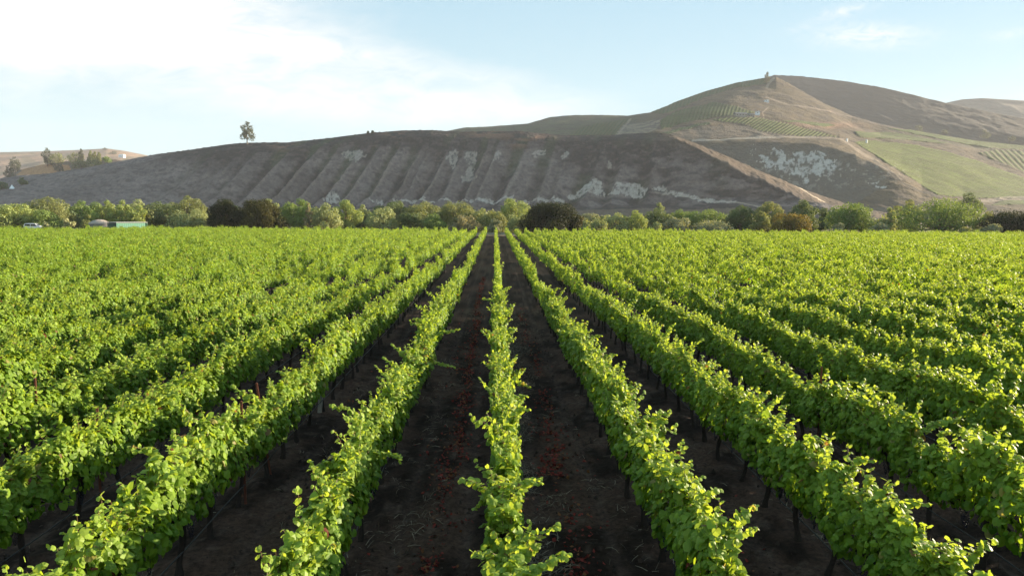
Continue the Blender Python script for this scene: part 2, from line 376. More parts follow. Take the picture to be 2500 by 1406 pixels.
def bl_color(px, py, P, v):
    n = fbm(P[..., 0] / 12, P[..., 2] / 4.5 + P[..., 1] / 30, 71, 6); n2 = fbm(P[..., 0] / 45, P[..., 2] / 30, 72, 4)
    c = np.broadcast_to(np.array(GRASS), px.shape + (3,)).copy() * (.8 + .45 * n2[..., None])
    ph, rid, am = gul(P)
    top = (1 - sstep(.36, .54, v + .26 * (n2 - .5) + .05)) * sstep(330, 480, px)
    gl = sstep(.42, .66, ph) * (1 - sstep(.86, .98, ph)) * am * sstep(300, 700, px)  # gully scrub, contrast raised so colour paints the ribs' light and dark
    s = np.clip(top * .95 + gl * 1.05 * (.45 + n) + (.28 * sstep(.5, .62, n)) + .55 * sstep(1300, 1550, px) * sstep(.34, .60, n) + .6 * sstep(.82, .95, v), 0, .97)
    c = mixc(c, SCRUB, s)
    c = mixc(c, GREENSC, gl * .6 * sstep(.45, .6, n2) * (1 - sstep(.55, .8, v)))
    spk = sstep(.56, .70, fbm(P[..., 0] / 4.2, P[..., 2] / 2.0 + P[..., 1] / 8, 75, 3)); c = mixc(c, (.040, .034, .031), spk * .5)
    spk = sstep(.60, .72, fbm(P[..., 0] / 6.5, P[..., 2] / 2.6 + P[..., 1] / 8, 76, 3)); c = mixc(c, (.18, .135, .115), spk * .28)
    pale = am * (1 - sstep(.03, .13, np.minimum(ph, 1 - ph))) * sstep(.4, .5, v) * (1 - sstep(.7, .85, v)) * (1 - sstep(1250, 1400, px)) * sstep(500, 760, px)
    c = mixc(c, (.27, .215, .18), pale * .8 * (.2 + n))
    # chalk outcrops
    jx = px + 20 * (fbm(px / 14, py / 9, 41, 3) - .5); jy = py + 13 * (fbm(px / 12, py / 9, 42, 3) - .5)
    mk = np.zeros(px.shape)
    for p in CH: mk = np.maximum(mk, inpoly(jx, jy, p) * (1.0 if max(q[1] for q in p) > 440 else .62))
    br = sstep(.28, .46, fbm(px / 5, py / 4, 43, 3))
    c = mixc(c, CHALK, mk * br * .9)
    c = mixc(c, CHALK, .12 * sstep(.69, .76, fbm(px / 12, py / 9, 45, 4)) * sstep(.30, .38, v) * (1 - sstep(.48, .56, v)) * sstep(760, 900, px))
    # dry golden grass on the spur
    sp_ = sstep(1560, 1660, px) * (1 - sstep(.22, .42, v + .16 * (n - .5)))
    c = mixc(c, (.105, .073, .050), sp_ * .85)
    for (a, b, ww) in ((1290, 336, 45), (1210, 330, 40), (960, 326, 30), (1170, 328, 30), (1265, 352, 22), (690, 356, 30)):  # sunlit orange patches painted into the crest colour
        c = mixc(c, (.22, .12, .08), .7 * np.exp(-(((px - a) / ww) ** 2 + ((py - b) / 11) ** 2)) * sstep(.4, .6, n))
    tr = line_mask(px + 3 * (n - .5), py, [(1895, 418), (1930, 445), (1960, 462), (1985, 485), (2010, 498)], 3.0)
    c = mixc(c, (.48, .38, .28), tr * .8)
    tr = line_mask(px, py, [(1600, 470), (1700, 486), (1800, 500), (1900, 512)], 2.0); c = mixc(c, (.4, .33, .26), tr * .6)
    return c
sheet('bluff', [bl_crest, bl_mid(), bl_low(), bl_base()], 1.9, 150, (120, 60), bl_disp, bl_color, 'steep eroded bluff in shade with gullies and chalk outcrops behind the trees', HM, 16)

sil = [(1030, 330, 1500), (1100, 319, 1500), (1130, 312, 1500), (1200, 309, 1500), (1290, 302, 1500), (1340, 287, 1500), (1390, 282, 1500), (1470, 281, 1480), (1530, 283, 1450), (1590, 275, 1420), (1650, 250, 1420), (1720, 225, 1450), (1800, 203, 1480), (1870, 191, 1500), (1895, 188, 1500), (1940, 212, 1450), (2010, 252, 1400), (2080, 283, 1350), (2150, 304, 1320), (2260, 325, 1300), (2380, 345, 1300), (2500, 357, 1320), (2720, 375, 1350)]
m1_ = [(1030, 334, 1300), (1300, 318, 1250), (1500, 302, 1180), (1600, 290, 1120), (1750, 272, 1120), (1900, 262, 1210), (2010, 278, 1260), (2080, 296, 1250), (2150, 315, 1230), (2300, 350, 1180), (2500, 390, 1200), (2720, 415, 1230)]
m2_ = [(1030, 340, 1100), (1400, 333, 1050), (1600, 322, 980), (1700, 333, 950), (1900, 331, 985), (2050, 340, 1020), (2100, 358, 1000), (2200, 385, 990), (2350, 405, 1020), (2500, 435, 1060), (2720, 460, 1090)]
m3_ = [(1030, 350, 1000), (1600, 348, 930), (1690, 350, 915), (1850, 348, 915), (2000, 354, 910), (2090, 377, 870), (2150, 408, 840), (2250, 462, 800), (2350, 482, 830), (2500, 484, 880), (2720, 492, 900)]
b4_ = [(1030, 524, 860), (1600, 520, 820), (1700, 512, 800), (2000, 512, 760), (2100, 514, 730), (2250, 518, 710), (2400, 522, 720), (2720, 530, 740)]
VP = {  # vineyard plots and bare ground on the big hill
 'v1': [(1735, 293), (1790, 288), (1850, 288), (1905, 300), (1980, 318), (2045, 335), (1960, 335), (1885, 328), (1838, 318), (1828, 306)],
 'v2': [(1610, 296), (1650, 272), (1745, 250), (1800, 262), (1845, 276), (1795, 284), (1735, 289), (1660, 305), (1615, 318)],
 'v3': [(1588, 276), (1650, 250), (1720, 224), (1800, 202), (1868, 188), (1872, 207), (1800, 214), (1710, 243), (1620, 280)],
 'v4': [(1388, 330), (1420, 312), (1480, 300), (1545, 289), (1520, 308), (1500, 332)],
 'v5': [(1600, 330), (1650, 318), (1730, 299), (1735, 305), (1660, 322), (1625, 332)],
 'v6': [(2165, 313), (2250, 322), (2360, 337), (2520, 352), (2520, 368), (2420, 362), (2320, 345), (2230, 328)],
 'v7': [(2085, 350), (2120, 344), (2200, 350), (2300, 368), (2400, 398), (2510, 440), (2700, 480), (2700, 490), (2380, 484), (2290, 478), (2240, 448), (2200, 420), (2150, 388)],
 'v8': [(2390, 372), (2440, 366), (2520, 372), (2720, 395), (2720, 455), (2510, 426), (2420, 388)],
 'v9': [(2085, 322), (2190, 325), (2330, 352), (2300, 352), (2200, 340), (2100, 337)],
 'v10': [(1780, 300), (1960, 297), (2040, 305), (2010, 310), (1900, 298)],
 'v11': [(2440, 492), (2720, 486), (2720, 500), (2420, 502)]}
W1 = [(1848, 388), (1870, 374), (1912, 378), (1960, 376), (1990, 373), (2030, 384), (2042, 398), (2030, 420), (1985, 428), (1968, 442), (1920, 420), (1870, 402)]
W2 = [(1838, 372), (1846, 362), (1846, 378), (1834, 392)]
W3 = [(2120, 444), (2140, 444), (2156, 452), (2152, 458), (2125, 448)]
def bh_stripe(px, py):
    s = np.zeros(px.shape); g = np.zeros(px.shape); bare = np.zeros(px.shape)
    jx = px + 6 * (fbm(px / 20, py / 20, 51, 3) - .5); jy = py + 4 * (fbm(px / 20, py / 20, 52, 3) - .5)
    for k, amp, sx, sy, per in (('v1', 1, 1, 1.55, 11.5), ('v2', .4, 1, .35, 9.0), ('v3', .3, 1, .3, 9), ('v4', .6, 1, .8, 9), ('v5', .2, 1, 1, 9), ('v6', .3, 1, 2.5, 11), ('v7', .28, .42, 1, 6.5), ('v8', .9, 1, -1.0, 14), ('v9', .4, .15, 1, 7), ('v10', .3, .1, 1, 7), ('v11', .3, .1, 1, 6)):
        m = inpoly(jx, jy, VP[k]) * 1.0
        st = .5 + .5 * np.sin(2 * math.pi * (px * sx + py * sy) / per)
        g = np.maximum(g, m); s = np.where(m > 0, 1 - amp + amp * st, s)
    return g, s
def bh_disp(px, py, P, v):
    g, s = bh_stripe(px, py)
    l = (fbm(P[..., 0] / 60, P[..., 1] / 80, 81, 4) - .5) * 6 * sstep(.0, .12, v) + (fbm(P[..., 0] / 12, P[..., 1] / 12 + P[..., 2] / 8, 82, 3) - .5) * 1.5
    face = sstep(.70, .80, v) * (1 - sstep(2050, 2200, px))
    q = P[..., 0] - .2 * P[..., 1]
    return l * (1 - .6 * g) + g * s * 1.2 + face * 3.0 * (np.abs(np.sin(q / 13)) - .5)
def bh_color(px, py, P, v):
    n = fbm(P[..., 0] / 18, P[..., 1] / 22 + P[..., 2] / 12, 91, 5); n2 = fbm(px / 90, py / 22, 92, 4)
    c = np.broadcast_to(np.array((.108, .078, .045)), px.shape + (3,)).copy() * (.75 + .5 * n2[..., None])
    left = 1 - sstep(1480, 1640, px); c = mixc(c, (.060, .075, .042), left * .8)
    sh = inpoly(px, py, [(1560, 300), (1620, 290), (1600, 318), (1560, 335), (1480, 335), (1500, 310)]) * 1.0; c = mixc(c, (.22, .18, .13), sh * .7)
    c = mixc(c, SCRUB, .5 * sstep(.52, .66, n)); c = mixc(c, SCRUB, .5 * sstep(.58, .7, fbm(P[..., 0] / 6, P[..., 2] / 3 + P[..., 1] / 9, 93, 3)))
    und = inpoly(px, py, [(1600, 335), (1720, 312), (1835, 308), (1850, 322), (1980, 337), (1840, 334), (1690, 341), (1620, 345)]) * 1.0; c = mixc(c, (.13, .10, .075), und * .8)
    face = sstep(.73, .78, v + .03 * (n - .5)) * (1 - sstep(2120, 2180, px)) * (1 - inpoly(px, py, [(2060, 512), (2150, 458), (2175, 430), (2290, 485), (2300, 520), (2060, 520)]))
    c = mixc(c, (.10, .085, .066), face * (.55 + .4 * n))
    red = np.exp(-(((px - 2010) / 90) ** 2 + ((py - 306) / 8) ** 2)); c = mixc(c, (.30, .16, .10), red * .6)
    g, s = bh_stripe(px, py)
    vc = np.array((.070, .100, .020)) * (.5 + n[..., None]) ; so_ = np.array((.100, .078, .040)) + 0 * n[..., None]
    vc = np.where(inpoly(px, py, VP['v2'])[..., None], vc * (.6, .65, .9), vc)
    vc = np.where(inpoly(px, py, VP['v7'])[..., None], vc * (1.12, 1.06, .5), vc)
    dk = inpoly(px, py, VP['v3']) | inpoly(px, py, VP['v5']) | inpoly(px, py, VP['v4'])
    vc = np.where(dk[..., None], np.array((.035, .062, .022)), vc)
    vv = so_ * (1 - s[..., None]) + vc * s[..., None]
    c = c * (1 - .97 * g[..., None]) + vv * .97 * g[..., None]
    jx = px + 50 * (fbm(px / 18, py / 11, 46, 5) - .5); jy = py + 38 * (fbm(px / 16, py / 11, 47, 5) - .5)
    mk = (inpoly(jx, jy, W1) | inpoly(jx, jy, W2) | inpoly(jx, jy, W3)) * 1.0
    c = mixc(c, (.42, .375, .325), mk * sstep(.40, .56, .6 * fbm(px / 6, py / 6, 48, 3) + .4 * fbm(px / 22, py / 14, 50, 3)) * .9)
    c = mixc(c, CHALK, .7 * sstep(.6, .7, fbm(px / 9, py / 5, 49, 4)) * np.exp(-(((px - 1990) / 170) ** 2 + ((py - 420) / 30) ** 2)))
    for pts, wd, cc, a in (([(1690, 344), (1760, 342), (1830, 338), (1900, 336), (1990, 337)], 2.6, (.30, .25, .20), .9), ([(1845, 322), (1862, 330), (1900, 336), (2060, 341)], 2.5, (.25, .19, .14), .8), ([(1865, 286), (1862, 275), (1875, 262)], 2, (.28, .21, .16), .7),
                           ([(1890, 190), (1878, 202), (1872, 214)], 4, (.22, .18, .14), .8), ([(1870, 238), (1930, 255), (2020, 270), (2080, 287)], 2, (.28, .21, .16), .6), ([(2030, 270), (2070, 285), (2130, 300), (2190, 312)], 2.6, (.12, .09, .07), .7),
                           ([(2050, 340), (2090, 366), (2140, 392), (2175, 425), (2200, 440)], 3.2, (.26, .20, .15), .7), ([(2135, 392), (2165, 412), (2185, 432), (2200, 447), (2240, 466), (2290, 483)], 3.0, (.06, .05, .04), .85), ([(2165, 316), (2230, 332), (2320, 349), (2420, 366), (2520, 371)], 3, (.07, .065, .04), .8),
                           ([(2080, 520), (2140, 515), (2220, 504), (2290, 495)], 4, (.07, .055, .045), .8), ([(1540, 290), (1525, 308), (1508, 332)], 3, (.22, .18, .14), .7), ([(1840, 330), (1990, 320), (1838, 318)], 1, (.3, .25, .2), .0), ([(2390, 492), (2460, 486), (2720, 480)], 5, (.27, .21, .16), .7)):
        c = mixc(c, cc, line_mask(px, py + 2 * (n - .5), pts, wd) * a)
    return c
sheet('vineyard_hill', [sil, m1_, m2_, m3_, b4_], 1.7, 230, (220, 100), bh_disp, bh_color, 'large rounded dry hill with vineyard plots and a white cliff', HM, 6, 26)

r_sil = [(1780, 222, 2200), (1850, 197, 2200), (1890, 184, 2200), (1960, 187, 2140), (2050, 197, 2060), (2150, 213, 1970), (2230, 232, 1900), (2310, 252, 1830), (2400, 270, 1760), (2500, 290, 1690), (2720, 335, 1600)]
r_mid = [(1780, 280, 1950), (2000, 260, 1850), (2150, 280, 1720), (2350, 310, 1570), (2500, 335, 1490), (2720, 370, 1450)]
r_bot = [(1780, 330, 1750), (2000, 320, 1640), (2150, 330, 1530), (2350, 365, 1420), (2500, 380, 1400), (2720, 410, 1400)]
def rh_disp(px, py, P, v): return (fbm(P[..., 0] / 70, P[..., 2] / 60, 101, 4) - .5) * 6 * sstep(0, .15, v) + (fbm(P[..., 0] / 14, P[..., 2] / 9, 102, 3) - .5) * 3
def rh_color(px, py, P, v):
    n = fbm(P[..., 0] / 26, P[..., 2] / 9, 103, 5)
    c = np.broadcast_to(np.array((.060, .047, .035)), px.shape + (3,)).copy()
    c = mixc(c, (.05, .042, .034), .7 * sstep(.52, .64, fbm(P[..., 0] / 8, P[..., 2] / 4.5, 105, 3)))
    c = mixc(c, (.055, .045, .036), sstep(.42, .6, n) * .85)
    return mixc(c, (.16, .115, .08), sstep(.55, .75, v) * .4)
sheet('brush_hill', [r_sil, r_mid, r_bot], 2.4, 90, (300, 120), rh_disp, rh_color, 'brown brush covered hillside behind the vineyard hill', HM, 5)
c_sil = [(2200, 285, 2700), (2315, 250, 2700), (2350, 243, 2700), (2400, 240, 2700), (2500, 246, 2700), (2620, 256, 2700), (2760, 280, 2700)]
sheet('far_hill', [c_sil, [(x, 360, 2250) for x, y, Y in c_sil]], 4, 40, (500, 150), lambda px, py, P, v: (fbm(P[..., 0] / 150, P[..., 2] / 120, 111, 4) - .5) * 40 * sstep(0, .2, v), lambda px, py, P, v: np.broadcast_to(np.array((.13, .10, .075)), px.shape + (3,)) * (.8 + .4 * fbm(P[..., 0] / 60, P[..., 2] / 50, 112, 3)[..., None]), 'hazy rounded hill farthest away at the right', HM2, 3)
l_sil = [(-200, 388, 2300), (0, 372, 2300), (100, 370, 2300), (200, 366, 2300), (260, 363, 2300), (300, 368, 2300), (365, 381, 2300), (480, 405, 2300), (560, 420, 2300)]
l_mid = [(-200, 410, 1700), (0, 400, 1720), (280, 392, 1800), (365, 394, 1850), (560, 430, 1900)]
def lf_color(px, py, P, v):
    c = np.broadcast_to(np.array((.24, .165, .12)), px.shape + (3,)) * (.8 + .4 * fbm(px / 30, py / 7, 121, 4)[..., None])
    c = mixc(c, (.14, .17, .07), inpoly(px, py, [(250, 391), (340, 390), (345, 398), (240, 400)]) * .8)
    return mixc(c, (.16, .14, .09), sstep(.55, .62, fbm(px / 24, py / 8, 122, 4)) * .5)
sheet('pasture_hill', [l_sil, l_mid, [(x, 470, 1350) for x, y, Y in l_sil]], 3, 60, (400, 120), lambda px, py, P, v: (fbm(P[..., 0] / 90, P[..., 2] / 60, 123, 4) - .5) * 18 * sstep(0, .2, v), lf_color, 'pale dry pasture hill in haze at the far left', HM2, 3)
k_sil = [(-200, 447, 1050), (0, 436, 1050), (40, 420, 1040), (80, 407, 1030), (120, 400, 1020), (180, 394, 1010), (250, 390, 1000), (320, 394, 1000), (400, 415, 1000), (470, 440, 1000)]
def kc(px, py, P, v):
    c = np.broadcast_to(np.array((.16, .12, .09)), px.shape + (3,)) * (.7 + .6 * fbm(px / 20, py / 9, 131, 4)[..., None])
    c = mixc(c, (.36, .185, .085), inpoly(px + 14 * (fbm(px / 14, py / 9, 132, 3) - .5), py, [(36, 428), (60, 412), (110, 402), (165, 404), (172, 414), (130, 424), (60, 432)]) * .9)
    return c
sheet('orchard_knoll', [k_sil, [(x, max(y + 20, 440), 900 + (x + 200) * .12) for x, y, Y in k_sil], [(x, 505, 830 + (x + 200) * .05) for x, y, Y in k_sil]], 2.2, 60, (150, 50), lambda px, py, P, v: (fbm(P[..., 0] / 30, P[..., 1] / 30, 133, 4) - .5) * 5, kc, 'low knoll with a bare orange earth cut at the left', HM, 4)

# ------------------------------------------------------------------ leaf expansion
T_GRAPE = np.array([(0, .42, .03), (0, .05, -.02), (.24, -.10, -.07), (.47, .02, -.13), (.53, .27, -.09), (.51, .54, -.12), (.31, .77, -.07), (0, .97, -.13), (-.31, .77, -.07), (-.51, .54, -.12), (-.53, .27, -.09), (-.47, .02, -.13), (-.24, -.10, -.07)])
FG = np.array([(0, i, i + 1) for i in range(1, 12)] + [(0, 12, 1)])
T_BENT = np.array([(0, 0, 0), (.46, .42, -.12), (0, 1, -.06), (-.46, .42, -.12)])
FB = np.array([(0, 1, 2), (0, 2, 3)])
T_QUAD = np.array([(-.5, 0, -.05), (.4, .05, .06), (.5, .8, -.06), (-.35, 1, .05)])
FQ = np.array([(0, 1, 2, 3)])
def expand(cloud, T, Fc):
    p, n, d, s, c = cloud
    n = n / (np.linalg.norm(n, axis=1)[:, None] + 1e-9)
    d = d - (d * n).sum(1)[:, None] * n; d /= np.linalg.norm(d, axis=1)[:, None] + 1e-9
    x = np.cross(d, n)
    m = len(p); kx = rng.uniform(.78, 1.12, m)[:, None, None]; kz = rng.uniform(.2, 2.4, m)[:, None, None]; tw = rng.normal(0, .16, m)[:, None, None]
    tz = T[None, :, 2, None] * kz + tw * T[None, :, 0, None] * (T[None, :, 1, None] - .3) - (rng.random(m) ** 2 * .28)[:, None, None] * np.maximum(0, T[None, :, 1, None] - .35)
    V = p[:, None, :] + s[:, None, None] * (T[None, :, 0, None] * kx * x[:, None] + T[None, :, 1, None] * d[:, None] + tz * n[:, None])
    Fi = (np.arange(len(p)) * len(T))[:, None, None] + Fc[None]
    return V.reshape(-1, 3), Fi.reshape(-1, Fc.shape[1]), np.repeat(c, len(Fc), axis=0)
def leafcols(n, young=None):
    t = rng.random(n)[:, None]
    c = np.array((.058, .146, .006)) * (1 - t) + np.array((.200, .315, .022)) * t
    if young is not None: c = c * (1 - young[:, None]) + np.array((.28, .38, .060)) * young[:, None]
    r = rng.random(n); c[r < .02] = (.27, .25, .07); c[r < .007] = (.20, .13, .05); c[r < .0022] = (.13, .035, .018)
    return c * (.85 + .3 * rng.random(n))[:, None]
def rn3(n, s): return rng.normal(0, s, (n, 3))
def shoot_curve(base, tip, sag=.06, wob=.04, k=9):
    base = np.asarray(base, float); tip = np.asarray(tip, float); t = np.linspace(0, 1, k)[:, None]
    P = base * (1 - t) + tip * t; P[:, 2:] += sag * np.sin(math.pi * t)
    return P + rng.normal(0, wob, (k, 3)) * np.sin(math.pi * t) * .7
def shoot_cloud(P, sz, dens=.034):
    seg = np.linalg.norm(np.diff(P, axis=0), axis=1); Ln = seg.sum(); n = max(5, int(Ln / dens))
    t = np.linspace(.02, 1, n); cu = np.r_[0, np.cumsum(seg)] / Ln
    pos = np.stack([np.interp(t, cu, P[:, i]) for i in range(3)], 1) + rn3(n, .012)
    tan = P[-1] - P[0]; tan /= np.linalg.norm(tan) + 1e-9
    side = np.cross(tan, (0, 0, 1.)); side /= np.linalg.norm(side) + 1e-9
    if abs(tan[2]) > .93: side = np.array([1., 0, 0])
    alt = np.where(np.arange(n) % 2 == 0, 1, -1)[:, None]
    d = side * alt + tan * .35 + rn3(n, .35); d[:, 2] -= .25
    nn = np.array([0, 0, 1.]) + rn3(n, .45) + side * alt * .2 - np.array([0, .25, 0])
    s = sz * (1.02 - .42 * t ** 2) * (.8 + .4 * rng.random(n))
    return pos, nn, d, s, leafcols(n, .35 + .5 * t)
def cat(cl): return tuple(np.concatenate([c[i] for c in cl]) for i in range(5))
def vine_cloud(n, size, nshoot, Ln=1.34, dens=.034, zmin=.63, ztop=1.58, w=.30):
    out = []
    ph = rng.random(4) * 6.28
    def top(x): return ztop + .13 * np.sin(x * 4.6 + ph[0]) + .08 * np.sin(x * 10 + ph[1])
    def wid(x): return w * (1 + .18 * np.sin(x * 5 + ph[2]) + .12 * np.sin(x * 11 + ph[3]))
    ns = int(n * .66); x = rng.uniform(-Ln / 2, Ln / 2, ns); sd_ = np.where(rng.random(ns) < .5, 1, -1.)
    t = rng.random(ns) ** .85; zb = zmin + .16 * (vn(x * 4, sd_, 3) - .3); z = zb + (top(x) - zb) * t
    wz = wid(x) * (.62 + .55 * np.sin(math.pi * np.clip(t * .9 + .08, 0, 1)))
    lat = sd_ * wz * (1 - .5 * rng.random(ns) ** 2 + .10 * rng.normal(0, 1, ns))
    nn = np.stack([0 * x, sd_, .30 + .5 * t], 1) + rn3(ns, .42); d = np.stack([0 * x, sd_ * .35, -1 + 0 * x], 1) + rn3(ns, .4)
    out.append((np.stack([x, lat, z], 1), nn, d, size * (.48 + .8 * rng.random(ns)), leafcols(ns, .25 * t)))
    nt_ = n - ns; x = rng.uniform(-Ln / 2, Ln / 2, nt_); l = rng.uniform(-1, 1, nt_); lat = l * wid(x) * .95
    z = top(x) - .20 * l * l + rng.normal(0, .05, nt_)
    nn = np.stack([0 * x, l * .5, 1 + 0 * x], 1) + rn3(nt_, .5); d = np.stack([rng.normal(0, 1, nt_), l * 1.2, -.3 + 0 * x], 1) + rn3(nt_, .4)
    out.append((np.stack([x, lat, z], 1), nn, d, size * (.48 + .75 * rng.random(nt_)), leafcols(nt_, .25 + .45 * rng.random(nt_))))
    stems = []
    for _ in range(nshoot):
        x0 = rng.uniform(-Ln / 2, Ln / 2); l0 = rng.uniform(-.6, .6) * w
        ln = rng.uniform(.14, .52); lean = rng.normal(0, .5, 2)
        b = np.array((x0, l0, ztop - .12)); tip = b + np.array((lean[0] * ln, lean[1] * ln * .75 + np.sign(l0) * .03, .12 + ln * rng.uniform(.5, 1.0)))
        P = shoot_curve(b, tip, .03, .03, 6); out.append(shoot_cloud(P, size * .95, dens)); stems.append(P)
    return cat(out), stems
NEARC = [vine_cloud(740, .118, int(rng.integers(12, 20)), ztop=rng.uniform(1.38, 1.58), w=rng.uniform(.17, .225)) for _ in range(16)]
def foliage_mesh(name, cloud, stems):
    V, Fi, c = expand(cloud, T_GRAPE, FG); Fs = [Fi]; mi = [np.zeros(len(Fi), int)]; off = len(V); Vs = [V]
    for P in stems:
        v, q = tube(P, np.linspace(.006, .0025, len(P)), 4); Vs.append(v); Fs.append(q + off); off += len(v)
        mi.append(np.ones(len(q), int)); c = np.concatenate([c, np.full((len(q), 3), .1)])
    return npmesh(name, np.concatenate(Vs), Fs, cols=c, mat_idx=np.concatenate(mi))
NEARM = [foliage_mesh('foliage', cl, st) for cl, st in NEARC]
for m_ in NEARM: m_.materials.append(VLEAF); m_.materials.append(STEM)
def trunk_mesh():
    z = np.linspace(-.05, .80, 8); ph = rng.random(2) * 6.28
    P = np.stack([.05 * np.sin(z * 5 + ph[0]), .03 * np.sin(z * 7 + ph[1]), z], 1)
    parts = [tube(P, .040 + .012 * rng.random(8) + .018 * (z < .1), 8)]
    for s in (-1, 1):
        xx = np.linspace(0, .62, 6); parts.append(tube(np.stack([P[-1, 0] + s * xx, P[-1, 1] + .02 * np.sin(xx * 9 + ph[0]), .79 + .04 * np.sin(xx * 6)], 1), np.linspace(.034, .014, 6), 6))
    for s in rng.uniform(-.55, .55, 6):
        parts.append(tube([(s, 0, .8), (s + .02, rng.normal(0, .06), 1.1), (s + rng.normal(0, .05), rng.normal(0, .1), 1.4)], [.008, .006, .004], 4))
    V, q = merge(parts); me = npmesh('trunk', V, [q], smooth=True); me.materials.append(BARK); return me
TRUNKM = [trunk_mesh() for _ in range(8)]
def cluster_mesh():
    Vs = []
    for i in range(34):
        t = i / 33; rad = .045 * (1 - t) ** .7 + .006; a = i * 2.4
        bm = bmesh.new(); bmesh.ops.create_icosphere(bm, subdivisions=1, radius=.011)
        v = np.array([q.co[:] for q in bm.verts]); fq = np.array([[x.index for x in p.verts] for p in bm.faces]); bm.free()
        Vs.append((v + (rad * math.cos(a), rad * math.sin(a), -.19 * t), fq))
    V, q = merge(Vs); me = npmesh('grape_cluster', V, [q], smooth=True); me.materials.append(GRAPE); return me
CLUM = [cluster_mesh() for _ in range(2)]
def shoot_mesh(P, sz=.115, dens=.028):
    c = shoot_cloud(P, sz, dens * .85); me = foliage_mesh('shoot', c, [P]); me.materials.append(VLEAF); me.materials.append(STEM); return me
SHOOTM = []
for i in range(10):
    sgn = 1 if i % 2 else -1
    up = rng.uniform(.1, .5); out_ = rng.uniform(.15, .5)
    SHOOTM.append(shoot_mesh(shoot_curve((0, sgn * .12, 1.48), (rng.normal(0, .2), sgn * (.2 + out_), 1.55 + up), .07, .05)))

# ------------------------------------------------------------------ list every vine position
vines = []
for k in range(-75, 76):
    x = rowx(k)
    off = (vn(np.array([k * 1.7]), np.array([.3]), 5)[0]) * VS
    for j in range(0, int(FIELD_END / VS)):
        y = 2.0 + off + j * VS + rng.normal(0, .05)
        if y > FIELD_END - .5 - 19 * float(sstep(-86, -98, np.array(x))): break
        vines.append((k, x + rng.normal(0, .03), y))
va = np.array(vines)
def corners(x, y):
    P = np.array([(x + dx, y + dy, z) for dx in (-.35, .35) for dy in (-.6, .6) for z in (.5, 1.75)]); return proj(P)
px_, py_, zc_ = proj(np.stack([va[:, 1], va[:, 2], np.full(len(va), 1.45)], 1))
inview = (zc_ > 4) & (px_ > -45) & (px_ < 2545) & (py_ < 1460)
margin = (va[:, 2] > 3) & (np.abs(va[:, 1] - .03 * va[:, 2]) < .80 * va[:, 2] + 9)
dist = np.where(inview, zc_, 1e9)
order = np.argsort(dist)[:300]
near_set = set(order.tolist())
ORD = ['first', 'second', 'third', 'fourth', 'fifth', 'sixth', 'seventh', 'eighth', 'ninth', 'tenth', 'eleventh', 'twelfth', 'thirteenth', 'fourteenth', 'fifteenth', 'sixteenth', 'seventeenth', 'eighteenth', 'nineteenth', 'twentieth', 'twenty-first', 'twenty-second', 'twenty-third', 'twenty-fourth', 'twenty-fifth', 'twenty-sixth', 'twenty-seventh', 'twenty-eighth', 'twenty-ninth', 'thirtieth', 'thirty-first', 'thirty-second', 'thirty-third', 'thirty-fourth']
def rowname(k): return 'centre row' if k == 0 else f"{ORD[abs(k) - 1]} row {'left' if k < 0 else 'right'} of the centre row"
def rowshort(k): return 'centre row' if k == 0 else f"{ORD[abs(k) - 1]} row {'left' if k < 0 else 'right'} of centre"
SPECIAL = [(-1, (1062, 826), (1124, 804)), (-1, (1035, 886), (1110, 894)), (-1, (915, 1105), (980, 1120)), (-1, (885, 1032), (806, 988)), (0, (1265, 1205), (1318, 1168)), (0, (1285, 1420), (1388, 1352)), (0, (1245, 925), (1294, 945)), (0, (1205, 738), (1178, 729)), (0, (1225, 715), (1247, 700)),
           (1, (1605, 1075), (1640, 1002)), (1, (1535, 950), (1566, 940)), (1, (1700, 1235), (1716, 1160)), (2, (2055, 1150), (2116, 1148)), (2, (2180, 1270), (2168, 1170)), (2, (2385, 1390), (2424, 1318)), (3, (2195, 1040), (2178, 955)), (-2, (790, 870), (784, 832)), (-2, (585, 1040), (588, 985)), (-3, (350, 990), (362, 952)), (-2, (170, 1350), (160, 1300)), (1, (1370, 740), (1380, 702)), (0, (1235, 815), (1262, 800)), (3, (2290, 1060), (2345, 1020)), (2, (1720, 900), (1760, 892)), (0, (1190, 1200), (1160, 1240))]
spec_by = {}
for k, b, tpx in SPECIAL:
    B = at_height(b[0], b[1], 1.50); T = unproj(tpx[0], tpx[1], B[1] + .05)
    cand = [i for i in near_set if vines[i][0] == k]
    if not cand: continue
    i = min(cand, key=lambda q: abs(vines[q][2] - B[1])); spec_by.setdefault(i, []).append((B, T))
GRP = 'grapevines planted in rows'
rows = {}
for i in near_set: rows.setdefault(vines[i][0], []).append(i)
nclu = 0
vg = lambda x, y: fbm(np.array([x / 2.0]), np.array([y / 2.8]), 77, 3)[0]
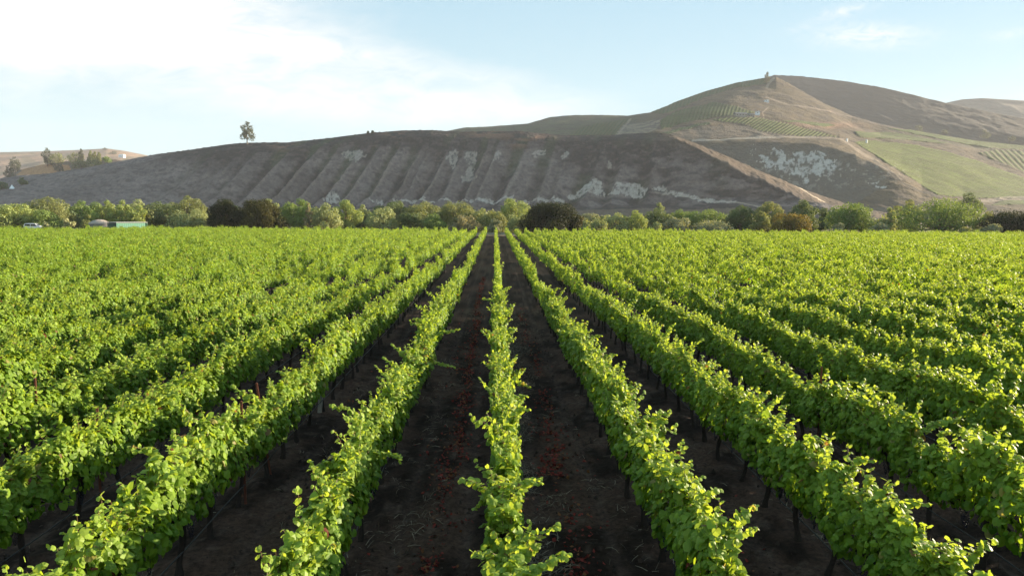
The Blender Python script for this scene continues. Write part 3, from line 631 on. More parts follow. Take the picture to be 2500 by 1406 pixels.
for k in sorted(rows):
    for r_, i in enumerate(sorted(rows[k], key=lambda q: vines[q][2])):
        _, x, y = vines[i]
        rz = math.pi / 2 + (math.pi if rng.random() < .5 else 0)
        e = empty('grapevine', (x, y, 0), rz)
        g_ = vg(x, y); zs = .74 + .62 * g_; ws = .68 + .5 * vg(x + 40, y + 13)
        e.scale = (1, ws, zs)
        lab = f'green grapevine, {ORD[r_]} from the front in the {rowshort(k)}'
        fo = link('foliage', NEARM[int(rng.integers(len(NEARM)))], None, e)
        link('trunk', TRUNKM[int(rng.integers(len(TRUNKM)))], None, e)
        dd = dist[i]
        if i in spec_by:
            inv = (Matrix.Translation((x, y, 0)) @ Matrix.Rotation(rz, 4, 'Z') @ Matrix.Diagonal((1, ws, zs, 1))).inverted()
            for B, T in spec_by[i]:
                b = np.array(inv @ Vector(B)); t_ = np.array(inv @ Vector(T)); b[1] *= .3
                link('shoot', shoot_mesh(shoot_curve(b, t_, .06, .03, 10), .115, .024), None, e)
            s_ = rowname(k).replace('of the centre row', 'of centre')
            lab = f'grapevine with long leafy shoot, {ORD[r_]} from the front, {s_}'
        for _ in range(int(rng.random() < .85) + int(rng.random() < .5)): link('shoot', SHOOTM[int(rng.integers(len(SHOOTM)))], None, e)
        if dd < 19:
            for _ in range(4):
                c_ = link('grape_cluster', CLUM[int(rng.integers(2))], None, e); c_.location = (rng.uniform(-.55, .55), rng.choice([-1, 1]) * rng.uniform(.05, .2), rng.uniform(.68, .80)); c_.rotation_euler = (0, 0, rng.random() * 6)
        tag(e, lab, 'grapevine', GRP)

# everything further off (and the few vines just outside the frame): one object
MIDC = [vine_cloud(330, .145, int(rng.integers(9, 15)), dens=.05, ztop=rng.uniform(1.36, 1.62), w=rng.uniform(.125, .17))[0] for _ in range(10)]
FARC = [vine_cloud(110, .215, 8, dens=.09, ztop=rng.uniform(1.30, 1.68), w=rng.uniform(.125, .17))[0] for _ in range(10)]
Vs, Fs, Cs, off = [], [], [], 0
for i in np.nonzero(margin)[0]:
    if int(i) in near_set: continue
    k, x, y = vines[i]
    dz = max(y, 1)
    if dz < 24: cl, T, Fc = NEARC[int(rng.integers(16))][0], T_GRAPE, FG
    elif dz < 66: cl, T, Fc = MIDC[int(rng.integers(10))], T_BENT, FB
    else: cl, T, Fc = FARC[int(rng.integers(10))], T_BENT, FB
    if dz < 24 and not inview[i]:
        sel = rng.random(len(cl[0])) < .6; cl = tuple(a[sel] for a in cl)
    s = 1 if rng.random() < .5 else -1
    zs = (.74 + .62 * vg(x, y)) * (1 if dz < 38 else rng.uniform(.70, 1.18)) * (.62 if rng.random() < .06 else 1); ws = (.56 if dz > 30 else .68) + .5 * vg(x + 40, y + 13)
    def tf(a, sc3): return np.stack([-s * a[:, 1] * sc3[1], s * a[:, 0] * sc3[0], a[:, 2] * sc3[2]], 1)
    p = tf(cl[0], (1, ws, zs)) + (x, y, 0); n_ = tf(cl[1], (1, 1, 1)); d_ = tf(cl[2], (1, 1, 1))
    V, Fi, c = expand((p, n_, d_, cl[3], cl[4] * (.9 + .2 * rng.random())), T, Fc)
    Vs.append(V); Fs.append(Fi + off); Cs.append(c); off += len(V)
    if dz < 66:
        v, q = tube([(x, y, -.05), (x + .03, y, .4), (x, y, .85)], [.045, .04, .035], 4); q = np.concatenate([q[:, [0, 1, 2]], q[:, [0, 2, 3]]]) if q.shape[1] == 4 else q
        Vs.append(v); Fs.append(q + off); Cs.append(np.full((len(q), 3), .03)); off += len(v)
me = npmesh('vineyard', np.concatenate(Vs), [np.concatenate(Fs)], cols=np.concatenate(Cs))
tag(link('vineyard', me, VLEAF), 'far mass of green vine rows filling the field up to the trees', 'vineyard', GRP, 'stuff')
print('vineyard faces', len(me.polygons))

# ------------------------------------------------------------------ trellis hardware
def post_mesh(name, hgt, wd, m, notch=True):
    bm = bmesh.new()
    # T-section steel stake
    for (a, b, c, d) in ((-wd / 2, wd / 2, -.004, .004), (-.004, .004, .004, wd * .8)):
        vs = [bm.verts.new((x, y, z)) for z in (-.1, hgt) for x, y in ((a, c), (b, c), (b, d), (a, d))]
        for q in ((0, 1, 2, 3), (7, 6, 5, 4), (0, 4, 5, 1), (1, 5, 6, 2), (2, 6, 7, 3), (3, 7, 4, 0)): bm.faces.new([vs[t] for t in q])
    for z in np.arange(.4, hgt, .25):
        bmesh.ops.create_cube(bm, size=1, matrix=Matrix.Translation((0, -.009, z)) @ Matrix.Diagonal((.016, .01, .02, 1)))
    me = bpy.data.meshes.new(name); bm.to_mesh(me); bm.free(); me.materials.append(m); return me
PM = post_mesh('trellis_stake', 2.0, .045, RUST)
POSTS = [(-4, 35, 985, 'rusty steel stake standing above the vines at the left edge of the photo'), (-2, 636, 985, 'rusty steel stake in the gap in the second row left of the centre row'), (-2, 664, 938, 'leaning rusty steel stake behind the gap in the second row left of centre'),
         (-4, 150, 930, 'rusty steel stake rising from a gap in the fourth row left of centre'), (-5, 219, 908, 'rusty steel stake in the fifth row left of the centre row'), (-3, 330, 1000, 'rusty steel stake among red leaves in the third row left of centre'),
         (2, 1860, 785, 'rusty steel stake standing above the second row right of centre'), (3, 1965, 900, 'rusty steel stake in the third row right of the centre row'), (-6, 245, 835, 'rusty steel stake in the sixth row left of the centre row'), (4, 1800, 680, 'rusty steel stake in the fourth row right of the centre row'), (-5, 565, 730, 'rusty steel stake far back in the fifth row left of centre')]
for k, a, b, lab in POSTS:
    P = at_height(a, b, 1.95); o = link('trellis_stake', PM); o.location = (rowx(k) + .05, P[1], 0); o.rotation_euler = (rng.normal(0, .02), rng.normal(0, .02), 0)
    if 'leaning' in lab: o.rotation_euler = (.02, -.11, 0)
    tag(o, lab, 'stake', 'steel stakes of the trellis')
bm = bmesh.new(); bmesh.ops.create_cone(bm, segments=10, radius1=.06, radius2=.055, depth=1.1, cap_ends=True, matrix=Matrix.Translation((0, 0, .45)))
bmesh.ops.bevel(bm, geom=[e_ for e_ in bm.edges if len(e_.link_faces) == 2 and e_.calc_face_angle(0) > 1], offset=.008, segments=1, affect='EDGES')
me = bpy.data.meshes.new('wooden_post'); bm.to_mesh(me); bm.free()
o = link('wooden_post', me, WOODM); P = at_height(780, 1012, 0.0); o.location = (P[0], P[1], 0); o.rotation_euler = (0, .10, 0)
tag(o, 'short pale wooden post leaning beside the second row left of centre', 'post')
SIDE = {-1: 'left', 1: 'right', 0: ''}
for k in range(-5, 6):
    x = rowx(k); y0 = max(5.5, abs(x) / .78 - 2)
    ys = np.linspace(y0, 62, 46); z = .43 + .025 * np.abs(np.sin(ys / 2.5 * math.pi)) * -1
    V, q = tube(np.stack([x + .05 + .012 * np.sin(ys * 2), ys, z], 1), np.full(46, .011), 5)
    o = link('drip_hose', npmesh('drip_hose', V, [q], smooth=True), HOSE)
    tag(o, f'thin black drip hose under the {rowname(k)}', 'hose', 'drip hoses under the vine rows')
    for zz in (1.36,):
        V, q = tube(np.stack([x + .0 * ys, ys, zz + .02 * np.sin(ys * 1.1)], 1), np.full(46, .0035), 4)
        o = link('trellis_wire', npmesh('trellis_wire', V, [q], smooth=True), WIRE)
        tag(o, f'thin rusty trellis wire through the {rowname(k)}', 'wire', 'trellis wires')

# ------------------------------------------------------------------ litter and dry grass on the soil
def gz(x, y): return .03
def litter(name, pts, size, cols, label, catg, T=T_BENT, Fc=FB, flat=.5):
    n = len(pts); P = np.column_stack([pts, .025 + .03 * rng.random(n)])
    cl = (P, np.array([0, 0, 1.]) + rn3(n, flat), rn3(n, 1), size * (.6 + .8 * rng.random(n)), cols)
    V, Fi, c = expand(cl, T, Fc); o = link(name, npmesh(name, V, [Fi], cols=c), LITTER); tag(o, label, catg, kind='stuff')
def lanepts(n, x0, sx, y0, y1, seed, thr=.45):
    y = y0 + (y1 - y0) * rng.random(n * 6) ** 1.5; x = x0 + .22 * (fbm(y / 4, y * 0, seed, 3) - .5) * 2 + rng.normal(0, sx, n * 6)
    keep = fbm(x / .5, y / .9, seed + 1, 3) > thr; return np.column_stack([x, y])[keep][:n]
pts = np.concatenate([lanepts(2400, -.95, .10, 6, 60, 201, .36), lanepts(500, -1.1, .35, 6, 40, 202, .52), lanepts(900, 1.45, .10, 6, 40, 203, .46), lanepts(300, 1.5, .35, 6, 30, 204, .55), lanepts(350, 1.3, .16, 14, 17, 205, .4), lanepts(220, -3.4, .35, 6, 40, 206, .55), lanepts(220, 3.9, .4, 6, 40, 207, .55), lanepts(150, -5.9, .4, 9, 40, 208, .55), lanepts(150, 6.3, .4, 9, 40, 209, .55)])
cc = np.array((.20, .034, .026)) * (.3 + rng.random(len(pts)))[:, None]; m_ = rng.random(len(pts)) < .2; cc[m_] = np.array((.17, .07, .03))
litter('fallen_leaves', pts, .070, cc, 'scattered dark red fallen vine leaves along the bare soil lanes', 'fallen leaves')
# straw: thin bent blades
T_STRAW = np.array([(-.035, 0, 0), (.035, 0, 0), (.03, .5, .08), (-.03, .5, .08), (.012, 1, .0), (-.012, 1, .0)]); F_STRAW = np.array([(0, 1, 2, 3), (3, 2, 4, 5)])
pts = np.concatenate([lanepts(2200, .62, .17, 6, 45, 211, .47), lanepts(650, 1.1, .5, 6, 40, 212, .58), lanepts(350, -1.6, .5, 6, 40, 213, .62), lanepts(350, -3.2, .7, 7, 40, 214, .62), lanepts(300, 3.2, .7, 7, 40, 215, .62), lanepts(200, -5.6, .7, 9, 40, 216, .6), lanepts(200, 5.7, .7, 9, 40, 217, .6), lanepts(120, -8, .8, 11, 40, 218, .6), lanepts(120, 8.2, .8, 11, 40, 219, .6)])
litter('dry_grass', np.concatenate([pts] * 2) + rng.normal(0, .07, (2 * len(pts), 2)), .17, np.array((.24, .195, .145)) * (.3 + .8 * rng.random(2 * len(pts)))[:, None], 'pale dry grass and straw strewn over the dark soil', 'dry grass', T_STRAW, F_STRAW, .35)
n = 9000; px0 = rng.uniform(-13, 13, n); py0 = 7 + 30 * rng.random(n) ** 1.6
T_CLOD = np.array([(0, 0, .45), (.5, 0, 0), (.1, .5, 0), (-.45, .25, 0), (-.3, -.45, 0), (.25, -.4, 0)]); F_CLOD = np.array([(0, 1, 2), (0, 2, 3), (0, 3, 4), (0, 4, 5), (0, 5, 1)])
P = np.column_stack([px0, py0, np.full(n, .005)]); cl = (P, np.array([0, 0, 1.]) + rn3(n, .3), rn3(n, 1), .03 + .07 * rng.random(n) ** 2, np.array((.055, .038, .031)) * (.5 + .8 * rng.random(n))[:, None])
V, Fi, c = expand(cl, T_CLOD, F_CLOD)
tag(link('soil_clods', npmesh('soil_clods', V, [Fi], cols=c), LITTER), 'loose dark soil clods lying between the vine rows', 'clods', kind='stuff')

# ------------------------------------------------------------------ trees
PAL = {'yel': ((.155, .205, .060), (.26, .295, .105)), 'pale': ((.165, .20, .090), (.265, .29, .145)), 'grn': ((.085, .14, .040), (.165, .215, .062)), 'dkg': ((.065, .098, .042), (.12, .15, .065)),
       'oak': ((.013, .020, .006), (.034, .040, .011)), 'lit_brn': ((.040, .043, .011), (.085, .078, .020)), 'org': ((.115, .095, .022), (.185, .140, .038)), 'grey': ((.15, .165, .100), (.25, .26, .17)), 'oliv': ((.115, .140, .052), (.19, .20, .080)), 'euc': ((.055, .066, .050), (.10, .108, .082)), 'cream': ((.25, .26, .13), (.36, .36, .21)), 'tan': ((.17, .16, .095), (.24, .22, .13))}  # the brown one puts the oaks' sunlit right side into leaf colour
def make_tree(name, base, wd, hg, pal, label, group, nleaf=2600, lsz=.42, style='round', trunk_h=.2, catg='tree', dens=1.0):
    base = np.asarray(base, float)
    e = empty(name, base); a, b = np.array(PAL[pal][0]), np.array(PAL[pal][1])
    rx = wd / 2; z0 = hg * trunk_h
    blobs = []
    nb = {'round': 18, 'dome': 34, 'tall': 13, 'willow': 16, 'bush': 10}[style]
    for i in range(nb):
        t = (i + .5) / nb; an = i * 2.399 + rng.normal(0, .3)
        if style == 'dome':
            zz = rng.uniform(.10, .86); rr_ = rx * math.sqrt(max(.05, 1 - zz ** 2)) * rng.uniform(.45, .80); br = rx * rng.uniform(.24, .34); zc = zz * hg * .92
        elif style == 'tall':
            zc = z0 + (hg - z0) * (.08 + .84 * t); rr_ = rx * rng.uniform(.25, .75) * (1 - .5 * abs(t - .45)) * (1.15 - .5 * t); br = max(rx * rng.uniform(.26, .42), hg * .06) * (1.05 - .35 * t)
        elif style == 'bush':
            zc = hg * rng.uniform(.15, .72); rr_ = rx * rng.uniform(.2, .72) * (1.1 - .6 * zc / hg); br = min(rx, hg) * rng.uniform(.26, .42)
        else:
            zz = .10 + .78 * t; prof = math.sin(math.pi * min(1, .18 + .80 * zz)) ** .6; rr_ = rx * prof * rng.uniform(.35, .80); zc = z0 + (hg - z0) * zz * .93; br = rx * rng.uniform(.24, .40) * (1.1 - .3 * t)
        zc = min(zc, hg - br * .85)
        blobs.append((rr_ * math.cos(an), rr_ * math.sin(an), max(zc, br * .5), br))
    blobs[-1] = (rng.normal(0, .15) * rx, 0, hg - blobs[-1][3] * .9, blobs[-1][3])
    vol = np.array([q[3] ** 2 for q in blobs]); cnt = (nleaf * vol / vol.sum()).astype(int)
    out = []
    for (x, y, z, br), n in zip(blobs, cnt):
        if n < 2: continue
        u = rn3(n, 1); u /= np.linalg.norm(u, axis=1)[:, None]
        rad = br * (.55 + .45 * rng.random(n) ** .5) * (1 + .18 * rng.normal(0, .5, n))
        p = np.array((x, y, z)) + u * rad[:, None] * (1, 1, .82 if style != 'tall' else 1.05)
        if style == 'willow': p[:, 2] -= .25 * br * rng.random(n) * (np.hypot(p[:, 0], p[:, 1]) / rx)
        p[:, 2] = np.maximum(p[:, 2], .1)
        nn = u * .8 + rn3(n, .55) + (0, 0, .25); d = rn3(n, 1) + (0, 0, -.7 if style == 'willow' else -.2)
        t = rng.random(n)[:, None] * .7 + .3 * rng.random(); c = (a * (1 - t) + b * t) * (1.2 if pal not in ('oak', 'lit_brn') else .95)
        out.append((p, nn, d, lsz * (.6 + .8 * rng.random(n)), c))
    V, Fi, c = expand(cat(out), T_QUAD, FQ)
    link('crown', npmesh('crown', V, [Fi], cols=c), TLEAF, e)
    tr = max(.12, wd * .028) if catg == 'tree' else .06; mid_ = np.array((rng.normal(0, .05) * wd, rng.normal(0, .05) * wd, max(z0, hg * .22)))
    parts = [tube([(0, 0, -.6), (mid_[0] * .3, mid_[1] * .3, mid_[2] * .5), mid_, (0, 0, hg * .6)], [tr * 1.3, tr, tr * .8, tr * .3], 7)]
    for (x, y, z, br) in blobs[:: (2 if nleaf < 1500 else 1)]:
        s0 = mid_ * (.8 + .2 * rng.random()); m2 = s0 * .45 + np.array((x, y, z)) * .55 + (0, 0, -.06 * hg); parts.append(tube([s0, m2, (x, y, z)], [tr * .5, tr * .32, tr * .12], 5))
    V, q = merge(parts); link('trunk', npmesh('trunk', V, [q], smooth=True), TBARK, e)
    tag(e, label, catg, group); return e
G1 = 'trees along the far edge of the field'; G2 = 'bushes along the far edge of the field'
TREES = [  # px centre, top py, width px, distance, palette, style, trunk, label, bush?
 (-18, 498, 90, 200, 'yel', 'round', .1, 'yellow green tree cut by the left edge of the photo'),
 (38, 496, 80, 205, 'yel', 'round', .1, 'yellow green tree above and left of the white car'),
 (116, 480, 88, 225, 'oliv', 'round', .1, 'tall pale olive tree behind the white car'),
 (108, 512, 74, 204, 'grn', 'bush', 0, 'low dark green bush just above the white car', 1),
 (168, 496, 52, 250, 'oliv', 'round', .1, 'olive tree left of the pair of trees behind the dome tent'),
 (210, 489, 70, 240, 'grn', 'round', .1, 'darker green tree behind the beige dome tent'),
 (256, 489, 48, 215, 'yel', 'round', .16, 'bright yellow green tree behind the beige dome tent'),
 (297, 489, 46, 214, 'yel', 'round', .16, 'bright yellow green tree above the dark end of the green shed'),
 (332, 500, 40, 213, 'yel', 'round', .2, 'small bright round tree above the pale wall of the green shed'),
 (166, 533, 30, 186, 'cream', 'bush', 0, 'cream pale bush between the white car and the dome tent', 1),
 (113, 543, 18, 184, 'cream', 'bush', 0, 'tiny cream bush touching the right of the white car', 1),
 (210, 523, 34, 202, 'oliv', 'bush', 0, 'small yellowish bush just left of the dome tent', 1),
 (330, 486, 60, 265, 'pale', 'round', .1, 'pale tree top behind the small round tree over the shed'),
 (388, 491, 76, 240, 'dkg', 'round', .15, 'dark green tree right of the green shed with pale top'),
 (418, 494, 50, 262, 'oliv', 'round', .1, 'olive tree top between shed tree and tall rounded tree'),
 (460, 478, 74, 235, 'oliv', 'round', .1, 'tall rounded olive tree left of the dark oak clump'),
 (466, 508, 88, 212, 'pale', 'willow', 0, 'pale green willow in front of the tall olive tree'),
 (553, 484, 96, 205, 'oak', 'dome', 0, 'near black oak, left half of the dark clump'),
 (636, 486, 94, 204, 'lit_brn', 'dome', 0, 'brownish oak, right half of the dark clump'),
 (662, 486, 40, 240, 'pale', 'round', .1, 'pale tree top peeking over the brownish oak'),
 (718, 485, 80, 220, 'grn', 'round', .1, 'bright green tree right of the brownish oak'),
 (752, 498, 20, 208, 'tan', 'tall', .1, 'thin half bare tan tree beside the bright green tree'),
 (798, 495, 72, 212, 'pale', 'willow', .05, 'pale green willow left of the yellowish willow'),
 (845, 487, 66, 222, 'yel', 'willow', .1, 'yellowish willow below the leftmost white outcrop'),
 (884, 500, 32, 250, 'pale', 'round', .1, 'small pale tree between two willows'),
 (932, 504, 74, 210, 'pale', 'round', .1, 'pale rounded tree with visible pale trunk'),
 (960, 490, 78, 250, 'dkg', 'round', .2, 'dark green tree behind the pale rounded tree'),
 (1030, 491, 84, 255, 'oliv', 'round', .15, 'olive green tree behind the low dark bushes'),
 (1000, 518, 68, 212, 'dkg', 'bush', 0, 'low dark green bush left of its brighter neighbour', 1),
 (1066, 520, 64, 210, 'grn', 'bush', 0, 'low mid green bush below the big olive tree', 1),
 (1110, 491, 92, 235, 'oliv', 'round', .1, 'big olive tree left of the central rows'),
 (1138, 525, 76, 205, 'tan', 'bush', 0, 'brownish pale bush at the row ends left of centre', 1),
 (1176, 508, 42, 235, 'pale', 'round', .1, 'pale tree between big olive tree and cottonwood'),
 (1208, 514, 72, 212, 'oliv', 'round', .05, 'olive tree straight behind the centre row'),
 (1208, 534, 44, 184, 'grey', 'bush', 0, 'pale grey green bush at the end of the centre row', 1),
 (1256, 484, 80, 222, 'yel', 'round', .22, 'tall cottonwood with yellow right side beside the dark dome oak'),
 (1266, 520, 60, 206, 'pale', 'willow', 0, 'pale willow at the foot of the tall cottonwood'),
 (1346, 494, 136, 198, 'oak', 'dome', 0, 'big near black dome shaped oak right of the centre row'),
 (1398, 522, 62, 197, 'lit_brn', 'bush', 0, 'brown foliage standing for the sunlit right side of the dome oak', 1),  # oak's sunlit side painted as brown leaf colour
 (1428, 538, 26, 194, 'pale', 'bush', 0, 'tiny pale bush right of the dome oak', 1),
 (1459, 533, 48, 200, 'pale', 'bush', 0, 'pale bush left of the pair of bright round trees', 1),
 (1504, 519, 64, 212, 'pale', 'round', 0, 'pale green round tree, left of a bright pair'),
 (1555, 513, 52, 212, 'yel', 'round', 0, 'bright yellowish round tree, right of a pale pair'),
 (1440, 520, 60, 300, 'grey', 'bush', 0, 'grey green bush far behind the tiny pale bush', 1),
 (1606, 508, 66, 235, 'dkg', 'round', 0, 'dark green tree below the pale pointed tree top'),
 (1612, 497, 36, 242, 'pale', 'tall', .2, 'pale pointed tree rising over dark green tree'),
 (1665, 511, 60, 240, 'grn', 'round', .1, 'green tree right of the pale pointed tree'),
 (1728, 510, 88, 235, 'grn', 'round', .1, 'broad green tree with flat top'),
 (1658, 531, 82, 205, 'grey', 'bush', 0, 'pale grey green bush in front of the broad green trees', 1),
 (1603, 542, 36, 198, 'pale', 'bush', 0, 'small pale bush right of the bright yellowish round tree', 1),
 (1740, 537, 88, 202, 'grey', 'willow', 0, 'low grey willow left of the dark olive tree'),
 (1812, 501, 66, 225, 'dkg', 'round', .1, 'dark olive tree left of the orange bush'),
 (1880, 491, 64, 228, 'oliv', 'round', .15, 'olive tree above the left end of the orange bush'),
 (1858, 516, 52, 206, 'oliv', 'bush', 0, 'yellowish bush left of the orange bush', 1),
 (1962, 488, 70, 222, 'dkg', 'round', .1, 'dark green tree above the right end of the orange bush'),
 (1938, 521, 112, 198, 'org', 'bush', 0, 'orange brown autumn bush in front of dark trees', 1),
 (2014, 508, 46, 230, 'dkg', 'bush', 0, 'dark bush between orange bush and open crowned tree', 1),
 (2078, 494, 104, 208, 'grn', 'round', .25, 'open crowned green tree with forked trunk, lit at right'),
 (2050, 543, 40, 198, 'grey', 'bush', 0, 'grey bush at the foot of the forked tree', 1),
 (2152, 543, 50, 192, 'grey', 'bush', 0, 'round pale grey bush right of the forked tree', 1),
 (2177, 508, 32, 220, 'pale', 'tall', .1, 'slim pale tree left of the biggest green oak'),
 (2216, 488, 62, 232, 'oliv', 'round', .1, 'olive tree touching the left of the biggest green oak'),
 (2300, 483, 160, 206, 'grn', 'round', .1, 'biggest bright green oak at the right'),
 (2366, 470, 74, 300, 'dkg', 'round', .1, 'dark grey green tree behind the biggest green oak'),
 (2408, 516, 54, 210, 'oliv', 'round', .05, 'olive tree right of the biggest green oak'),
 (2498, 514, 150, 200, 'oak', 'dome', 0, 'near black oak cut by the right edge of the photo'),
 (2422, 546, 66, 186, 'grey', 'bush', 0, 'pale feathery bush in front of the right edge oak', 1),
 (2362, 553, 44, 186, 'oliv', 'bush', 0, 'low olive bush under the biggest green oak', 1),
 (2640, 500, 120, 230, 'grn', 'round', .1, None), (-110, 496, 90, 220, 'oliv', 'round', .1, None),
]
for t_ in TREES:
    pxc, top, wpx, Y, pal, st, th, lab = t_[:8]; bush = len(t_) > 8
    if lab is None: continue
    T = unproj(pxc, top, Y); wd = wpx / F * Y * 1.28; hg = T[2] * 1.02; th *= .6
    nl = int(np.clip(wd * hg * 60, 1100, 12000))
    if st == 'dome': nl = int(nl * 2.2)
    nm = 'bush' if bush else ('oak_tree' if pal in ('oak', 'lit_brn') else 'willow_tree' if st == 'willow' else 'cottonwood_tree')
    make_tree(nm, (T[0], Y, 0), wd, hg, pal, lab, G2 if bush else G1, nl, .29 if st != 'dome' else .26, st, th, 'bush' if bush else 'tree')
G3 = 'trees on the hills'
HT = [('bluff', 603, 352, 297, 38, 'euc', 'tall', .18, 'lone tall eucalyptus on the crest of the bluff'), ('vineyard_hill', 1872, 207, 176, 16, 'euc', 'tall', .1, 'lone slim tree on top of the big hill'),
      ('orchard_knoll', 38, 424, 382, 26, 'euc', 'round', .15, 'dark tree left of the orange earth cut'), ('orchard_knoll', 24, 440, 405, 22, 'euc', 'round', .1, 'dark tree below the tree left of the orange cut'),
      ('orchard_knoll', 117, 405, 361, 28, 'euc', 'tall', .1, 'tallest eucalyptus above the orange earth cut'), ('orchard_knoll', 142, 402, 371, 36, 'oliv', 'round', .05, 'broad pale tree right of the tallest eucalyptus'),
      ('orchard_knoll', 142, 420, 397, 20, 'euc', 'round', .05, 'small dark tree on the right side of the orange cut'), ('orchard_knoll', 184, 402, 370, 34, 'oliv', 'round', .05, 'broad tree in the middle of the hillside grove'),
      ('orchard_knoll', 199, 400, 364, 16, 'euc', 'tall', .05, 'pointed dark tree beside the broad grove tree'), ('orchard_knoll', 222, 400, 368, 14, 'oliv', 'tall', .05, 'slim tree at the left of the pointed three'), ('orchard_knoll', 232, 400, 370, 14, 'oliv', 'tall', .05, 'slim tree in the middle of the pointed three'), ('orchard_knoll', 241, 400, 372, 14, 'oliv', 'tall', .05, 'slim tree at the right of the pointed three'),
      ('pasture_hill', 256, 366, 360, 12, 'euc', 'bush', 0, 'tiny dark tree on the skyline of the pasture hill'), ('pasture_hill', 278, 378, 368, 16, 'euc', 'round', 0, 'faint tree left of the white farmhouse')]
for sh, px, pyb, pyt, wpx, pal, st, th, lab in HT:
    B = on(sh, px, pyb); Y = B[1]; T = unproj(px, pyt, Y)
    make_tree('eucalyptus_tree' if pal == 'euc' else 'hill_tree', B, wpx / F * Y * 1.2, T[2] - B[2], pal, lab, G3, 1200, .020 * (T[2] - B[2]) + .45, st, th)
HB = [('orchard_knoll', 195, 412, 390, 50, 'dkg', 'dark green bush at the left foot of the hillside grove'), ('orchard_knoll', 228, 408, 383, 44, 'dkg', 'dark green bush in the middle below the pointed three'), ('orchard_knoll', 262, 402, 381, 30, 'grn', 'lighter green bush at the right end of the grove'), ('bluff', 57, 452, 433, 24, 'dkg', 'round dark bush right of the white tipi'), ('bluff', 8, 463, 443, 32, 'dkg', 'dark bush left of the white tipi'),
      ('bluff', 899, 327, 320, 7, 'euc', 'left of two tiny bushes on the bluff crest'), ('bluff', 909, 326, 319, 8, 'euc', 'right of two tiny bushes on the bluff crest'), ('brush_hill', 2243, 322, 304, 22, 'euc', 'dark bush above the left end of the high green plot'), ('brush_hill', 2306, 327, 316, 22, 'euc', 'low dark bush above the middle of the high green plot'), ('brush_hill', 2405, 345, 314, 32, 'euc', 'largest dark bush above the high green plot'), ('brush_hill', 2468, 350, 330, 26, 'euc', 'dark bush far right above the high green plot')]
for sh, px, pyb, pyt, wpx, pal, lab in HB:
    B = on(sh, px, pyb); Y = B[1]; T = unproj(px, pyt, Y)
    make_tree('bush', B, wpx / F * Y, max(1.5, T[2] - B[2]), pal, lab, 'bushes on the hills', 500, .5 + .02 * wpx, 'bush', 0, 'bush')

# the wood behind the first trees, too dense to tell single crowns apart
out = []
for i in range(150):
    x = -185 + 345 * (i + rng.random()) / 150; y = rng.uniform(228, 285); h_ = rng.uniform(4.5, 8.2) * (1 if x < 20 else .8); br = rng.uniform(2.6, 4.6)
    pal = ('oliv', 'grn', 'dkg', 'pale', 'oliv', 'dkg')[int(rng.integers(6))]; a, b = np.array(PAL[pal][0]), np.array(PAL[pal][1])
    for q in range(5):
        c0 = np.array((x + rng.normal(0, br * .5), y + rng.normal(0, 2), h_ * rng.uniform(.2, .72))); n = 110
        u = rn3(n, 1); u /= np.linalg.norm(u, axis=1)[:, None]; p = c0 + u * (br * .62 * (.5 + .5 * rng.random(n)))[:, None]; p[:, 2] = np.maximum(p[:, 2], .1)
        t = rng.random(n)[:, None]; out.append((p, u * .8 + rn3(n, .5), rn3(n, 1), .6 * (.6 + .8 * rng.random(n)), a * (1 - t) + b * t))
V, Fi, c = expand(cat(out), T_QUAD, FQ)
tag(link('thicket', npmesh('thicket', V, [Fi], cols=c), TLEAF), 'dense mixed green thicket filling in behind the field edge trees', 'thicket', kind='stuff')

# ------------------------------------------------------------------ small built things
def bxm(bm, c, s, rz=0, bev=0):
    r = bmesh.ops.create_cube(bm, size=1, matrix=Matrix.Translation(c) @ Matrix.Rotation(rz, 4, 'Z') @ Matrix.Diagonal((*s, 1)))
    if bev:
        es = list({e_ for v in r['verts'] for e_ in v.link_edges}); bmesh.ops.bevel(bm, geom=es, offset=bev, segments=2, affect='EDGES')
def fin(name, bm, m, parent=None):
    me = bpy.data.meshes.new(name); bm.normal_update(); bm.to_mesh(me); bm.free(); return link(name, me, m, parent)
def prism(bm, prof, y0, y1):
    a = [bm.verts.new((x, y0, z)) for x, z in prof]; b = [bm.verts.new((x, y1, z)) for x, z in prof]; n = len(prof)
    bm.faces.new(a[::-1]); bm.faces.new(b)
    for i in range(n): bm.faces.new((a[i], a[(i + 1) % n], b[(i + 1) % n], b[i]))
# white car
P = unproj(84, 556, 188.0); s = empty('parked_car', (P[0], 188, 0.33), R(14)); s.scale = (1.0, 1.0, 1.0)
bm = bmesh.new(); prism(bm, [(-2.2, .35), (2.15, .35), (2.25, .62), (2.2, .95), (1.15, 1.08), (.55, 1.72), (-1.95, 1.76), (-2.2, 1.15)], -.9, .9); bmesh.ops.bevel(bm, geom=list(bm.edges), offset=.06, segments=2, affect='EDGES'); fin('body', bm, WHITE, s)
for nm, prof in (('side_window', [(-.55, 1.12), (.85, 1.12), (.45, 1.60), (-.55, 1.62)]), ('side_window', [(-1.95, 1.14), (-.68, 1.12), (-.68, 1.62), (-1.85, 1.64)])):
    bm = bmesh.new(); prism(bm, prof, -.915, .915); fin(nm, bm, DARKGL, s)
bm = bmesh.new(); vs = [bm.verts.new(v) for v in ((1.165, -.76, 1.12), (1.165, .76, 1.12), (.63, .70, 1.68), (.63, -.70, 1.68))]; bm.faces.new(vs)
bmesh.ops.solidify(bm, geom=list(bm.faces), thickness=-.03); fin('windscreen', bm, DARKGL, s)
bm = bmesh.new(); [bxm(bm, (-.7, q, 1.82), (1.9, .05, .06), 0, .01) for q in (-.65, .65)]; fin('roof_rack', bm, STEEL, s)
for q in (-.62, .62):
    bm = bmesh.new(); bxm(bm, (2.22, q, .82), (.08, .35, .16), 0, .02); fin('headlight', bm, STEEL, s)
